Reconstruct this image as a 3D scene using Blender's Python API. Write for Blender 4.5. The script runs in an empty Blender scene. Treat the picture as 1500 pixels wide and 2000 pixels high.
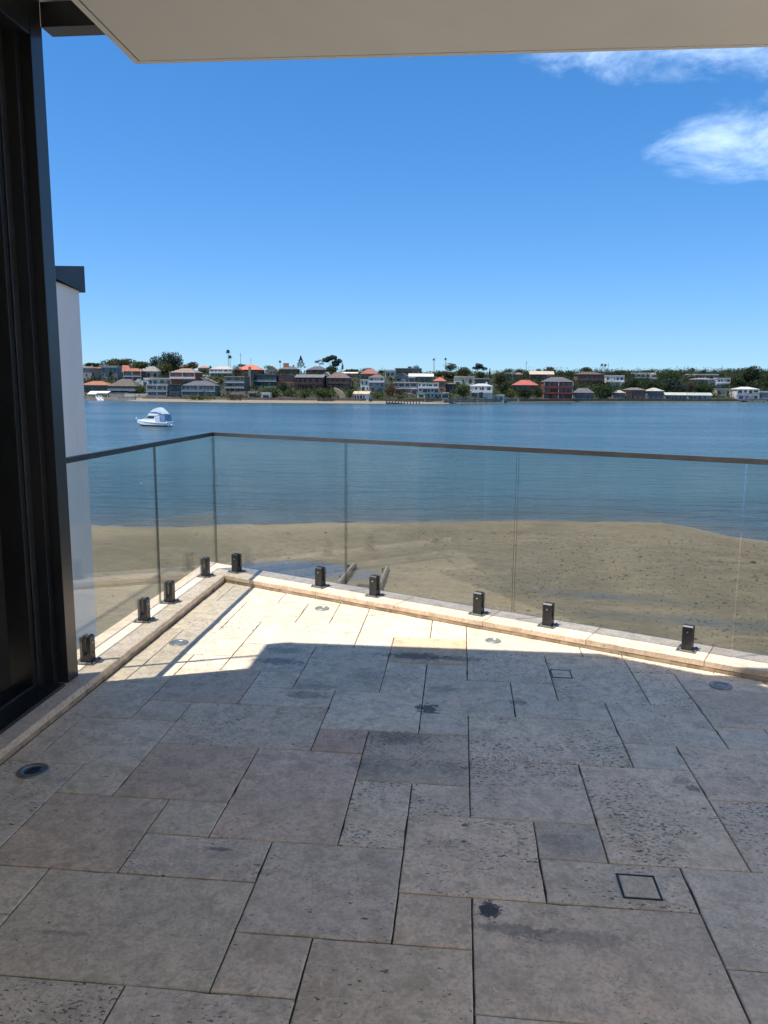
import bpy, bmesh, math, random
import numpy as np
from mathutils import Matrix, Vector, noise as mnoise

random.seed(7)
rng = np.random.default_rng(11)
R = math.radians
scene = bpy.context.scene
C = scene.collection

# ------------------------------------------------------------------ camera
FPX = 1515.617                      # focal length in photo pixels (1500 wide)
M = 0.203                           # paving module in metres
CAM = np.array([-0.060253, -0.131869, 1.381645])
BAS = np.array([[0.99513542, 0.02293677, -0.09580924],     # columns: right, down, forward
                [0.09822080, -0.15569658, 0.98290958],
                [0.00762760, -0.98753860, -0.15719205]])
cam_data = bpy.data.cameras.new('camera')
cam = bpy.data.objects.new('camera', cam_data)
C.objects.link(cam)
scene.camera = cam
cam_data.sensor_fit = 'HORIZONTAL'
cam_data.sensor_width = 36.0
cam_data.lens = FPX / 1500 * 36.0
cam_data.clip_start = 0.05
cam_data.clip_end = 9000
mw = Matrix.Identity(4)
for i in range(3):
    mw[i][0] = BAS[i, 0]
    mw[i][1] = -BAS[i, 1]
    mw[i][2] = -BAS[i, 2]
    mw[i][3] = CAM[i]
cam.matrix_world = mw

scene.view_settings.view_transform = 'Standard'
scene.view_settings.look = 'None'
scene.view_settings.gamma = 1
scene.view_settings.use_curve_mapping = False
scene.view_settings.exposure = 1.64
scene.render.engine = 'CYCLES'
scene.cycles.max_bounces = 10
scene.cycles.transparent_max_bounces = 24

# ------------------------------------------------------------------ sun and sky
SHIFT = Vector((0.348, 0.14, -1.0))          # how far a shadow falls per metre of drop
sd = -SHIFT.normalized()                     # towards the sun
SUN_EL = math.asin(sd.z)
SUN_AZ = math.atan2(sd.x, sd.y)
sun_data = bpy.data.lights.new('sun', 'SUN')
sun_data.energy = 2.0
sun_data.angle = R(0.53)
sun_data.color = (1.0, 0.955, 0.89)
sun = bpy.data.objects.new('sun', sun_data)
C.objects.link(sun)
sun.rotation_mode = 'QUATERNION'
sun.rotation_quaternion = SHIFT.to_track_quat('-Z', 'Y')

world = bpy.data.worlds.new('World')
scene.world = world
world.use_nodes = True
wn, wl = world.node_tree.nodes, world.node_tree.links
wn.clear()
w_out = wn.new('ShaderNodeOutputWorld')
w_bg = wn.new('ShaderNodeBackground')
w_bg.inputs['Strength'].default_value = 0.070
sky = wn.new('ShaderNodeTexSky')
sky.sky_type = 'NISHITA'
sky.sun_disc = False
sky.sun_elevation = SUN_EL
sky.sun_rotation = SUN_AZ
sky.altitude = 0
sky.air_density = 1.0
sky.dust_density = 0.0
sky.ozone_density = 2.2
# clouds: noise over the sky plane, thicker towards the right
tc = wn.new('ShaderNodeTexCoord')
sep = wn.new('ShaderNodeSeparateXYZ'); wl.new(tc.outputs['Generated'], sep.inputs[0])
def wmath(op, a, b=None, clamp=False):
    n = wn.new('ShaderNodeMath'); n.operation = op; n.use_clamp = clamp
    for i, v in enumerate((a, b)):
        if v is None: continue
        if isinstance(v, (int, float)): n.inputs[i].default_value = v
        else: wl.new(v, n.inputs[i])
    return n.outputs[0]
zc = wmath('MAXIMUM', sep.outputs['Z'], 0.02)
px = wmath('DIVIDE', sep.outputs['X'], zc)
py = wmath('DIVIDE', sep.outputs['Y'], zc)
comb = wn.new('ShaderNodeCombineXYZ'); wl.new(px, comb.inputs[0]); wl.new(py, comb.inputs[1])
def wnoise(scale, detail, rough, off):
    mp = wn.new('ShaderNodeMapping'); mp.inputs['Location'].default_value = off
    mp.inputs['Scale'].default_value = (1.0, 1.0, 1.9)
    wl.new(tc.outputs['Generated'], mp.inputs[0])
    n = wn.new('ShaderNodeTexNoise'); n.inputs['Scale'].default_value = scale
    n.inputs['Detail'].default_value = detail; n.inputs['Roughness'].default_value = rough
    n.inputs['Distortion'].default_value = 0.35
    wl.new(mp.outputs[0], n.inputs['Vector'])
    return n.outputs['Fac']
n1 = wnoise(8.3, 10, 0.61, (3.1, 1.7, 0))
n2 = wnoise(3.2, 2, 0.5, (8.3, 2.2, 0))
# cloud banks as soft patches of the sky plane
def patch(cx, cy, rx, ry):
    a = wmath('DIVIDE', wmath('SUBTRACT', px, cx), rx)
    b = wmath('DIVIDE', wmath('SUBTRACT', py, cy), ry)
    d = wmath('ADD', wmath('MULTIPLY', a, a), wmath('MULTIPLY', b, b))
    return wmath('SUBTRACT', 1.0, d, True)
P_NEAR = patch(0.80, 2.50, 0.72, 0.40)
P_FAR = patch(1.30, 3.45, 0.62, 0.72)
P_R = patch(4.0, 2.0, 2.2, 2.6)
P_L = patch(-5.5, -1.0, 3.5, 3.0)
P_B = patch(1.0, -3.4, 3.5, 1.6)
pm = wmath('MAXIMUM', wmath('MAXIMUM', P_NEAR, P_FAR), wmath('MAXIMUM', P_R, wmath('MAXIMUM', P_L, P_B)))
pm = wmath('MULTIPLY', wmath('POWER', pm, 0.5), 0.315)
pm = wmath('SUBTRACT', pm, 0.0)
dens = wmath('ADD', n1, wmath('ADD', wmath('MULTIPLY', n2, 0.15), pm))
cl = wn.new('ShaderNodeMapRange'); cl.inputs['From Min'].default_value = 0.74; cl.inputs['From Max'].default_value = 1.12
cl.interpolation_type = 'SMOOTHSTEP'
wl.new(dens, cl.inputs['Value'])
cmask = wmath('MULTIPLY', cl.outputs[0], 0.62)
up = wn.new('ShaderNodeMapRange'); up.inputs['From Min'].default_value = 0.03; up.inputs['From Max'].default_value = 0.15
wl.new(sep.outputs['Z'], up.inputs['Value'])
cmask = wmath('MULTIPLY', cmask, up.outputs[0])
grade = wn.new('ShaderNodeMix'); grade.data_type = 'RGBA'; grade.blend_type = 'MULTIPLY'
grade.inputs['Factor'].default_value = 1.0
grade.inputs[7].default_value = (0.72, 0.85, 0.93, 1)
wl.new(sky.outputs[0], grade.inputs[6])
hs = wn.new('ShaderNodeHueSaturation'); hs.inputs['Saturation'].default_value = 1.20; hs.inputs['Value'].default_value = 0.95
# gentle shoulder so that the pale horizon keeps its blue
def vmath(op, a, b):
    n = wn.new('ShaderNodeVectorMath'); n.operation = op
    for i, v in enumerate((a, b)):
        if isinstance(v, tuple): n.inputs[i].default_value = v
        else: wl.new(v, n.inputs[i])
    return n.outputs[0]
sh_ = vmath('DIVIDE', grade.outputs[2], vmath('ADD', vmath('MULTIPLY', grade.outputs[2], (0.19, 0.105, 0.035)), (1.0, 1.0, 1.0)))
wl.new(sh_, hs.inputs['Color'])
mixc = wn.new('ShaderNodeMix'); mixc.data_type = 'RGBA'
wl.new(cmask, mixc.inputs['Factor'])
wl.new(hs.outputs[0], mixc.inputs[6])
mixc.inputs[7].default_value = (5.9, 7.3, 9.2, 1)
wl.new(mixc.outputs[2], w_bg.inputs['Color'])
wl.new(w_bg.outputs[0], w_out.inputs[0])

# ------------------------------------------------------------------ helpers
def tag(o, label=None, cat=None, group=None, kind=None):
    if label: o['label'] = label
    if cat: o['category'] = cat
    if group: o['group'] = group
    if kind: o['kind'] = kind
    return o

def obj(name, me, parent=None, loc=None):
    o = bpy.data.objects.new(name, me)
    C.objects.link(o)
    if parent is not None: o.parent = parent
    if loc is not None: o.location = loc
    return o

def empty(name, loc, rz=0.0):
    o = bpy.data.objects.new(name, None)
    o.empty_display_size = 0.3
    C.objects.link(o)
    o.location = loc
    o.rotation_euler = (0, 0, rz)
    return o

def mesh(name, verts, faces, mats, smooth=False, idx=None):
    me = bpy.data.meshes.new(name)
    me.from_pydata([tuple(v) for v in verts], [], faces)
    for m in (mats if isinstance(mats, (list, tuple)) else [mats]): me.materials.append(m)
    if idx is not None: me.polygons.foreach_set('material_index', idx)
    if smooth: me.polygons.foreach_set('use_smooth', [True] * len(me.polygons))
    me.update()
    return me

def bm_mesh(name, bm, mats, smooth=False):
    bmesh.ops.recalc_face_normals(bm, faces=bm.faces)
    me = bpy.data.meshes.new(name)
    bm.to_mesh(me); bm.free()
    for m in (mats if isinstance(mats, (list, tuple)) else [mats]): me.materials.append(m)
    if smooth:
        me.polygons.foreach_set('use_smooth', [True] * len(me.polygons))
    return me

def add_box(bm, x0, x1, y0, y1, z0, z1, mi=0, bevel=0.0):
    vs = [bm.verts.new(p) for p in ((x0,y0,z0),(x1,y0,z0),(x1,y1,z0),(x0,y1,z0),(x0,y0,z1),(x1,y0,z1),(x1,y1,z1),(x0,y1,z1))]
    fs = [bm.faces.new([vs[i] for i in f]) for f in ((0,3,2,1),(4,5,6,7),(0,1,5,4),(1,2,6,5),(2,3,7,6),(3,0,4,7))]
    for f in fs: f.material_index = mi
    if bevel > 0:
        es = list({e for f in fs for e in f.edges})
        r = bmesh.ops.bevel(bm, geom=es, offset=bevel, segments=2, affect='EDGES', profile=0.6)
        for f in r['faces']: f.material_index = mi

def box_me(name, x0, x1, y0, y1, z0, z1, m, bevel=0.0):
    bm = bmesh.new(); add_box(bm, x0, x1, y0, y1, z0, z1, 0, bevel)
    return bm_mesh(name, bm, m)

def prism_me(name, poly, z0, z1, m, bevel=0.0):
    bm = bmesh.new()
    b = [bm.verts.new((p[0], p[1], z0)) for p in poly]
    t = [bm.verts.new((p[0], p[1], z1)) for p in poly]
    bm.faces.new(b[::-1]); bm.faces.new(t)
    n = len(poly)
    for i in range(n): bm.faces.new((b[i], b[(i+1) % n], t[(i+1) % n], t[i]))
    if bevel > 0:
        bmesh.ops.bevel(bm, geom=list(bm.edges), offset=bevel, segments=2, affect='EDGES')
    return bm_mesh(name, bm, m)

def tube(bm, pts, r0, r1=None, seg=8, mi=0):
    r1 = r0 if r1 is None else r1
    pts = [Vector(p) for p in pts]
    rings = []
    n = len(pts)
    for i, p in enumerate(pts):
        d = (pts[min(i+1, n-1)] - pts[max(i-1, 0)]).normalized()
        a = d.orthogonal().normalized(); b = d.cross(a)
        if i and rings:
            pass
        r = r0 + (r1 - r0) * i / max(1, n-1)
        rings.append([bm.verts.new(p + (a*math.cos(2*math.pi*k/seg) + b*math.sin(2*math.pi*k/seg))*r) for k in range(seg)])
    for i in range(n-1):
        A, B = rings[i], rings[i+1]
        # match rotation
        best = min(range(seg), key=lambda s: (A[0].co - B[s].co).length)
        for k in range(seg):
            f = bm.faces.new((A[k], A[(k+1) % seg], B[(k+1+best) % seg], B[(k+best) % seg])); f.material_index = mi
    f = bm.faces.new(rings[0][::-1]); f.material_index = mi
    f = bm.faces.new(rings[-1]); f.material_index = mi

def ray(x, y):
    d = BAS @ np.array([(x-750)/FPX, (y-1000)/FPX, 1.0])
    return d
def at_y(x, y, Y):
    d = ray(x, y); t = (Y - CAM[1]) / d[1]
    return CAM + d*t
def at_z(x, y, Z):
    d = ray(x, y); t = (Z - CAM[2]) / d[2]
    return CAM + d*t

# ------------------------------------------------------------------ materials
class NT:
    def __init__(s, name):
        s.m = bpy.data.materials.new(name); s.m.use_nodes = True
        s.n = s.m.node_tree.nodes; s.l = s.m.node_tree.links
        s.n.clear(); s.out = s.n.new('ShaderNodeOutputMaterial')
    def node(s, t, **k):
        n = s.n.new(t)
        for a, b in k.items(): setattr(n, a, b)
        return n
    def set(s, inp, v):
        if isinstance(v, (int, float)): inp.default_value = v
        elif isinstance(v, (tuple, list)):
            v = tuple(v)
            if inp.type == 'RGBA' and len(v) == 3: v = v + (1,)
            inp.default_value = v
        else: s.l.new(v, inp)
    def math(s, op, a, b=None, c=None, clamp=False):
        n = s.node('ShaderNodeMath', operation=op, use_clamp=clamp)
        for i, v in enumerate((a, b, c)):
            if v is not None: s.set(n.inputs[i], v)
        return n.outputs[0]
    def coord(s, kind='Object', scale=(1,1,1), off=None, rot=(0,0,0)):
        t = s.node('ShaderNodeTexCoord')
        if kind == 'World':
            g = s.node('ShaderNodeNewGeometry'); v = g.outputs['Position']
        else: v = t.outputs[kind]
        if off is not None:
            a = s.node('ShaderNodeVectorMath', operation='ADD'); s.l.new(v, a.inputs[0]); s.set(a.inputs[1], off); v = a.outputs[0]
        mp = s.node('ShaderNodeMapping'); mp.inputs['Scale'].default_value = scale; mp.inputs['Rotation'].default_value = rot
        s.l.new(v, mp.inputs[0])
        return mp.outputs[0]
    def noise(s, vec, scale, detail=4, rough=0.55, dist=0.0, col=False):
        n = s.node('ShaderNodeTexNoise'); n.inputs['Scale'].default_value = scale
        n.inputs['Detail'].default_value = detail; n.inputs['Roughness'].default_value = rough
        n.inputs['Distortion'].default_value = dist
        s.l.new(vec, n.inputs['Vector'])
        return n.outputs['Color' if col else 'Fac']
    def voro(s, vec, scale, feature='F1', out='Distance', rand=1.0):
        n = s.node('ShaderNodeTexVoronoi', feature=feature); n.inputs['Scale'].default_value = scale
        n.inputs['Randomness'].default_value = rand
        s.l.new(vec, n.inputs['Vector'])
        return n.outputs[out]
    def step(s, v, a, b, lo=0.0, hi=1.0, smooth=True):
        n = s.node('ShaderNodeMapRange', interpolation_type='SMOOTHSTEP' if smooth else 'LINEAR')
        s.set(n.inputs['Value'], v); s.set(n.inputs['From Min'], a); s.set(n.inputs['From Max'], b)
        s.set(n.inputs['To Min'], lo); s.set(n.inputs['To Max'], hi)
        return n.outputs[0]
    def mix(s, f, a, b, mode='MIX'):
        n = s.node('ShaderNodeMix', data_type='RGBA', blend_type=mode)
        s.set(n.inputs['Factor'], f); s.set(n.inputs[6], a); s.set(n.inputs[7], b)
        return n.outputs[2]
    def bump(s, h, strength=0.5, dist=0.01, normal=None):
        n = s.node('ShaderNodeBump'); n.inputs['Strength'].default_value = strength; n.inputs['Distance'].default_value = dist
        s.l.new(h, n.inputs['Height'])
        if normal is not None: s.l.new(normal, n.inputs['Normal'])
        return n.outputs[0]
    def bsdf(s, col, rough=0.6, metal=0.0, normal=None, spec=0.5, **k):
        b = s.node('ShaderNodeBsdfPrincipled')
        s.set(b.inputs['Base Color'], col); s.set(b.inputs['Roughness'], rough); s.set(b.inputs['Metallic'], metal)
        b.inputs['Specular IOR Level'].default_value = spec
        if normal is not None: s.l.new(normal, b.inputs['Normal'])
        for a, v in k.items(): s.set(b.inputs[a], v)
        s.l.new(b.outputs[0], s.out.inputs[0])
        return b

def plain(name, col, rough=0.6, metal=0.0, var=0.12, scale=3.0, bump=0.0, spec=0.5, dirt=None):
    t = NT(name)
    v = t.coord('Object')
    n = t.noise(v, scale, 5, 0.6)
    f = t.step(n, 0.3, 0.7, 1-var, 1+var, False)
    c = t.node('ShaderNodeVectorMath', operation='SCALE'); c.inputs[0].default_value = col[:3]; t.l.new(f, c.inputs['Scale'])
    col_s = c.outputs[0]
    if dirt:
        n2 = t.noise(t.coord('Object', (1, 1, 0.25)), dirt[1], 5, 0.65)
        col_s = t.mix(t.math('MULTIPLY', t.step(n2, 0.5, 0.72), dirt[2]), col_s, dirt[0])
    nm = t.bump(t.noise(v, scale*18, 3, 0.6), 0.4, bump) if bump else None
    t.bsdf(col_s, rough, metal, nm, spec)
    return t.m

def mat_travertine(name, world_stains=True, base=(0.95, 0.785, 0.585), pitk=1.0):
    t = NT(name)
    oi = t.node('ShaderNodeObjectInfo')
    offs = t.node('ShaderNodeVectorMath', operation='SCALE')
    cmb = t.node('ShaderNodeCombineXYZ')
    t.l.new(oi.outputs['Random'], cmb.inputs[0]); 
    t.l.new(t.math('MULTIPLY', oi.outputs['Random'], 7.3), cmb.inputs[1]); t.l.new(t.math('MULTIPLY', oi.outputs['Random'], 3.1), cmb.inputs[2])
    t.l.new(cmb.outputs[0], offs.inputs[0]); offs.inputs['Scale'].default_value = 37.0
    v = t.coord('Object', (1, 1, 1), offs.outputs[0])
    vs = t.coord('Object', (0.75, 1.5, 1), offs.outputs[0])
    big = t.noise(v, 3.2, 5, 0.6, 0.6)
    mid = t.noise(v, 14, 6, 0.68, 0.3)
    fine = t.noise(v, 90, 4, 0.7)
    c = t.mix(t.step(big, 0.3, 0.7), (0.86, 0.85, 0.83), (1.06, 1.04, 1.01))
    c = t.mix(t.math('MULTIPLY', t.step(mid, 0.45, 0.70), 0.75), c, (0.60, 0.58, 0.55))
    c = t.mix(t.math('MULTIPLY', t.step(t.noise(v, 27, 5, 0.7, 0.5), 0.47, 0.66), 0.55), c, (0.58, 0.56, 0.53))
    c = t.mix(t.math('MULTIPLY', t.step(t.noise(v, 5.5, 3, 0.6), 0.55, 0.75), 0.35), c, (1.04, 0.88, 0.79))
    c = t.mix(t.math('MULTIPLY', t.step(fine, 0.40, 0.72), 0.6), c, (0.50, 0.48, 0.45))
    # crystalline white flecks
    c = t.mix(t.math('MULTIPLY', t.step(t.noise(v, 38, 3, 0.6, 0.8), 0.60, 0.72), 0.35), c, (1.28, 1.26, 1.2))
    c = t.mix(1.0, c, oi.outputs['Color'], 'MULTIPLY')
    c = t.mix(1.0, c, base, 'MULTIPLY')
    # pits
    alpha = oi.outputs['Alpha']
    reg = t.step(t.noise(v, 4.5, 4, 0.6, 0.4), 0.30, 0.62)
    dn = t.math('MULTIPLY', t.math('MULTIPLY', reg, alpha), pitk)
    pn = t.noise(vs, 88, 3, 0.55, 0.6)
    th = t.math('SUBTRACT', 0.705, t.math('MULTIPLY', dn, 0.138))
    pits = t.step(t.math('SUBTRACT', pn, th), 0.0, 0.02)
    pn2 = t.noise(vs, 34, 3, 0.6, 0.9)
    th2 = t.math('SUBTRACT', 0.77, t.math('MULTIPLY', t.math('MULTIPLY', alpha, reg), 0.12))
    pits2 = t.step(t.math('SUBTRACT', pn2, th2), 0.0, 0.015)
    pit = t.math('MAXIMUM', pits, pits2)
    c = t.mix(t.math('MULTIPLY', pit, 0.84), c, (0.065, 0.058, 0.05))
    # hairline veins
    vn = t.noise(t.coord('Object', (1, 1.1, 1), offs.outputs[0]), 2.3, 6, 0.6, 1.4)
    vein = t.math('SUBTRACT', 1.0, t.step(t.math('ABSOLUTE', t.math('SUBTRACT', vn, 0.5)), 0.0, 0.0045))
    c = t.mix(t.math('MULTIPLY', t.math('MULTIPLY', vein, t.step(t.noise(v, 6, 2, 0.5), 0.5, 0.62)), 0.5), c, (0.16, 0.14, 0.12))
    # grime
    w = t.coord('World')
    gr = t.noise(w, 1.9, 6, 0.68, 0.7)
    c = t.mix(t.math('MULTIPLY', t.step(gr, 0.5, 0.74), 0.18), c, (0.17, 0.165, 0.155))
    if world_stains:
        pos = t.node('ShaderNodeNewGeometry').outputs['Position']
        wn_ = t.noise(w, 34, 5, 0.7, 0.4); wn2 = t.noise(w, 7.0, 4, 0.6)
        for (px_, py_, rx, ry, k, soft) in STAINS:
            p = at_z(px_, py_, 0.0)
            sp = t.node('ShaderNodeVectorMath', operation='SUBTRACT'); t.l.new(pos, sp.inputs[0]); sp.inputs[1].default_value = tuple(p)
            dv = t.node('ShaderNodeVectorMath', operation='MULTIPLY'); t.l.new(sp.outputs[0], dv.inputs[0]); dv.inputs[1].default_value = (1/rx, 1/ry, 0)
            ln = t.node('ShaderNodeVectorMath', operation='LENGTH'); t.l.new(dv.outputs[0], ln.inputs[0])
            d = t.math('ADD', t.math('SUBTRACT', 1.0, ln.outputs['Value']), t.math('ADD', t.math('MULTIPLY', t.math('SUBTRACT', wn_, 0.5), 2.6), t.math('MULTIPLY', t.math('SUBTRACT', wn2, 0.5), 1.4)))
            c = t.mix(t.math('MULTIPLY', t.step(d, 0.0, soft), k), c, (0.05, 0.047, 0.042))
    h = t.math('SUBTRACT', t.math('ADD', t.math('MULTIPLY', fine, 0.25), t.math('MULTIPLY', mid, 0.5)), t.math('MULTIPLY', pit, 2.0))
    nm = t.bump(h, 0.55, 0.0035)
    t.bsdf(c, t.step(mid, 0.3, 0.7, 0.42, 0.62), 0, nm, 0.35)
    return t.m

STAINS = [(958, 1779, 0.036, 0.040, 0.95, 0.35), (1000, 1815, 0.13, 0.03, 0.42, 0.5), (1130, 1832, 0.20, 0.035, 0.30, 0.6),
          (836, 1384, 0.055, 0.055, 0.85, 0.25), (860, 1345, 0.11, 0.05, 0.4, 0.5),
          (815, 1282, 0.20, 0.06, 0.75, 0.5), (895, 1287, 0.16, 0.04, 0.5, 0.5), (545, 1292, 0.20, 0.055, 0.55, 0.6), (560, 1270, 0.10, 0.06, 0.4, 0.6), (600, 1358, 0.10, 0.05, 0.45, 0.5), (615, 1340, 0.14, 0.04, 0.4, 0.5),
          (720, 1320, 0.12, 0.14, 0.38, 0.8), (770, 1440, 0.20, 0.07, 0.40, 0.7), (740, 1495, 0.18, 0.10, 0.35, 0.8),
          (880, 1500, 0.12, 0.10, 0.3, 0.8), (1355, 1540, 0.03, 0.03, 0.6, 0.3), (1330, 1525, 0.05, 0.03, 0.4, 0.4), (425, 1658, 0.05, 0.012, 0.6, 0.4), (905, 1612, 0.018, 0.010, 0.8, 0.3),
          (1010, 1372, 0.06, 0.035, 0.5, 0.5), (1090, 1645, 0.12, 0.07, 0.25, 0.8), (110, 1820, 0.09, 0.012, 0.35, 0.4), (1450, 1270, 0.2, 0.1, 0.3, 0.6)]  # last mark paints a cast shadow on the right coping; the rest are stains

def mat_glass(name, tint=(0.90, 0.925, 0.905), f0=0.042):
    t = NT(name)
    g = t.node('ShaderNodeNewGeometry')
    dp = t.node('ShaderNodeVectorMath', operation='DOT_PRODUCT')
    t.l.new(g.outputs['Incoming'], dp.inputs[0]); t.l.new(g.outputs['Normal'], dp.inputs[1])
    c = t.math('SUBTRACT', 1.0, t.math('ABSOLUTE', dp.outputs['Value']), clamp=True)
    f = t.math('ADD', f0, t.math('MULTIPLY', t.math('POWER', c, 5.0), 1-f0))
    tr = t.node('ShaderNodeBsdfTransparent'); t.set(tr.inputs[0], tint)
    gl = t.node('ShaderNodeBsdfGlossy'); gl.inputs['Roughness'].default_value = 0.0; t.set(gl.inputs[0], (1, 1, 1))
    # a thin film of salt and dust
    sm = t.noise(t.coord('World', (1, 1, 0.5)), 2.4, 5, 0.6)
    df = t.node('ShaderNodeBsdfDiffuse'); t.set(df.inputs[0], (0.62, 0.65, 0.63))
    a = t.node('ShaderNodeMixShader'); t.l.new(t.math('ADD', t.step(sm, 0.35, 0.75, 0.008, 0.045), t.math('MULTIPLY', t.step(t.noise(t.coord('World'), 55, 2, 0.5), 0.70, 0.76), 0.16)), a.inputs[0]); t.l.new(tr.outputs[0], a.inputs[1]); t.l.new(df.outputs[0], a.inputs[2])
    m = t.node('ShaderNodeMixShader'); t.l.new(f, m.inputs[0]); t.l.new(a.outputs[0], m.inputs[1]); t.l.new(gl.outputs[0], m.inputs[2])
    t.l.new(m.outputs[0], t.out.inputs[0])
    return t.m

def mat_leaf(name, c0, c1):
    c0 = tuple(x*1.15 for x in c0); c1 = tuple(x*1.3 for x in c1)
    t = NT(name)
    g = t.node('ShaderNodeNewGeometry')
    c = t.mix(g.outputs['Random Per Island'], c0, c1)
    n = t.noise(t.coord('World'), 0.35, 3, 0.6)
    c = t.mix(t.step(n, 0.35, 0.7, 0, 0.5), c, tuple(x*0.62 for x in c0))
    b = t.node('ShaderNodeBsdfDiffuse'); t.l.new(c, b.inputs[0])
    tl = t.node('ShaderNodeBsdfTranslucent'); t.l.new(c, tl.inputs[0])
    m = t.node('ShaderNodeMixShader'); m.inputs[0].default_value = 0.28
    t.l.new(b.outputs[0], m.inputs[1]); t.l.new(tl.outputs[0], m.inputs[2]); t.l.new(m.outputs[0], t.out.inputs[0])
    return t.m

def mat_roof(name, col, var=0.3):
    t = NT(name)
    v = t.coord('World')
    rows = t.node('ShaderNodeTexWave', wave_type='BANDS', bands_direction='Z'); rows.inputs['Scale'].default_value = 1.2
    rows.inputs['Distortion'].default_value = 0.4; t.l.new(v, rows.inputs[0])
    n = t.noise(v, 0.9, 5, 0.7)
    c = t.mix(t.step(n, 0.3, 0.7), tuple(x*(1-var) for x in col), tuple(min(1, x*(1+var)) for x in col))
    c = t.mix(t.math('MULTIPLY', rows.outputs['Fac'], 0.22), c, tuple(x*0.55 for x in col))
    t.bsdf(c, 0.75, 0, None, 0.25)
    return t.m

_cache = {}
def wallm(col):
    col = tuple(min(0.82, x*1.12*k) for x, k in zip(col, (1.14, 1.0, 0.86)))
    k = ('w',) + tuple(col)
    if k not in _cache:
        _cache[k] = plain('render_%d' % len(_cache), col, 0.8, 0, 0.12, 0.5, 0, 0.2, ((col[0]*0.55, col[1]*0.53, col[2]*0.5), 0.5, 0.45))
    return _cache[k]
def roofm(col):
    col = tuple(x*0.98*k for x, k in zip(col, (1.12, 1.0, 0.88)))
    k = ('r',) + tuple(col)
    if k not in _cache: _cache[k] = mat_roof('roof_tiles_%d' % len(_cache), col)
    return _cache[k]

TRAV = mat_travertine('travertine_paving')
COPING = mat_travertine('travertine_coping', True, (0.88, 0.72, 0.56), 0.75)
GROUT = plain('dark_grout', (0.05, 0.044, 0.036), 0.95, 0, 0.35, 30, 0.002)
GLASS = mat_glass('balustrade_glass')
BLACK = plain('black_powder_coat', (0.018, 0.020, 0.022), 0.38, 0, 0.25, 6, 0.0004, 0.5, ((0.09, 0.08, 0.065), 14, 0.25))
FRAME = plain('dark_door_frame', (0.020, 0.021, 0.022), 0.30, 0, 0.2, 2.5, 0.0, 0.5, ((0.07, 0.06, 0.05), 3, 0.35))
BRONZE = plain('anodised_rail', (0.17, 0.16, 0.15), 0.34, 0.65, 0.12, 8, 0.0, 0.5)
PLATE = plain('grey_base_plate', (0.15, 0.152, 0.15), 0.5, 0.1, 0.2, 12)
STEELD = plain('worn_alloy_bead', (0.07, 0.07, 0.068), 0.4, 0.6, 0.2, 9)
STEEL = plain('stainless_steel', (0.55, 0.54, 0.50), 0.3, 1.0, 0.15, 20)
LENS = plain('frosted_lens', (0.22, 0.24, 0.24), 0.12, 0, 0.2, 20)
RINGD = plain('tarnished_light_ring', (0.34, 0.33, 0.30), 0.4, 0.6, 0.3, 22, 0.0004)
LENSD = plain('dark_blue_lens', (0.035, 0.05, 0.075), 0.1, 0, 0.2, 20)
RING = plain('weathered_light_ring', (0.38, 0.37, 0.33), 0.42, 0.6, 0.3, 22, 0.0004)
SOFFIT = plain('cream_render_soffit', (0.76, 0.755, 0.72), 0.85, 0, 0.05, 1.3, 0.0006, 0.2, ((0.62, 0.60, 0.54), 1.2, 0.15))
GROOVE = plain('drip_groove', (0.13, 0.115, 0.09), 0.9, 0, 0.4, 9)
WHITEWALL = plain('pale_painted_wall', (0.84, 0.81, 0.76), 0.75, 0, 0.03, 1.5, 0.0003, 0.2, ((0.40, 0.39, 0.36), 1.4, 0.25))
CAP = plain('charcoal_parapet_cap', (0.035, 0.042, 0.05), 0.5, 0.2, 0.25, 6)
CURTAIN = plain('dark_curtain', (0.42, 0.37, 0.30), 0.9, 0, 0.1, 8)
DARKROOM = plain('unlit_room', (0.03, 0.03, 0.03), 0.9)  # near-black colour stands in for the darkness of the interior
CONC = plain('concrete', (0.36, 0.35, 0.32), 0.9, 0, 0.2, 1.2, 0.002, 0.2, ((0.16, 0.15, 0.13), 0.9, 0.5))
YELLOW = plain('yellow_plastic', (0.62, 0.58, 0.16), 0.5)
TIMBER = plain('weathered_timber', (0.10, 0.085, 0.065), 0.9, 0, 0.3, 4, 0.003, 0.2)
TIMBERL = plain('bleached_timber', (0.17, 0.155, 0.13), 0.9, 0, 0.3, 4, 0.003, 0.2)
TRUNK = plain('tree_bark', (0.13, 0.10, 0.075), 0.95, 0, 0.3, 2)
PALMTR = plain('palm_bark', (0.24, 0.215, 0.18), 0.95, 0, 0.3, 2)
PALEPALM = plain('pale_palm_bark', (0.42, 0.36, 0.32), 0.95, 0, 0.3, 2)
WINGL = plain('far_window_glass', (0.035, 0.05, 0.065), 0.12, 0, 0.5, 0.6, 0, 0.6)
WINFR = plain('far_window_frame', (0.30, 0.30, 0.29), 0.6)
WINFD = plain('far_dark_window_frame', (0.07, 0.07, 0.07), 0.6)
SLABW = plain('far_white_fascia', (0.72, 0.72, 0.70), 0.7)
BGLASS = plain('far_balcony_screen', (0.19, 0.23, 0.26), 0.15, 0, 0.2, 0.5)
L_DARK = mat_leaf('dark_foliage', (0.022, 0.036, 0.018), (0.065, 0.085, 0.040))
L_GREEN = mat_leaf('green_foliage', (0.035, 0.060, 0.022), (0.10, 0.125, 0.05))
L_YEL = mat_leaf('yellow_green_foliage', (0.060, 0.075, 0.022), (0.155, 0.165, 0.06))
L_OLIVE = mat_leaf('olive_foliage', (0.050, 0.055, 0.028), (0.13, 0.125, 0.065))
L_BLUE = mat_leaf('blue_grey_foliage', (0.028, 0.042, 0.036), (0.075, 0.095, 0.075))
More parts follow.
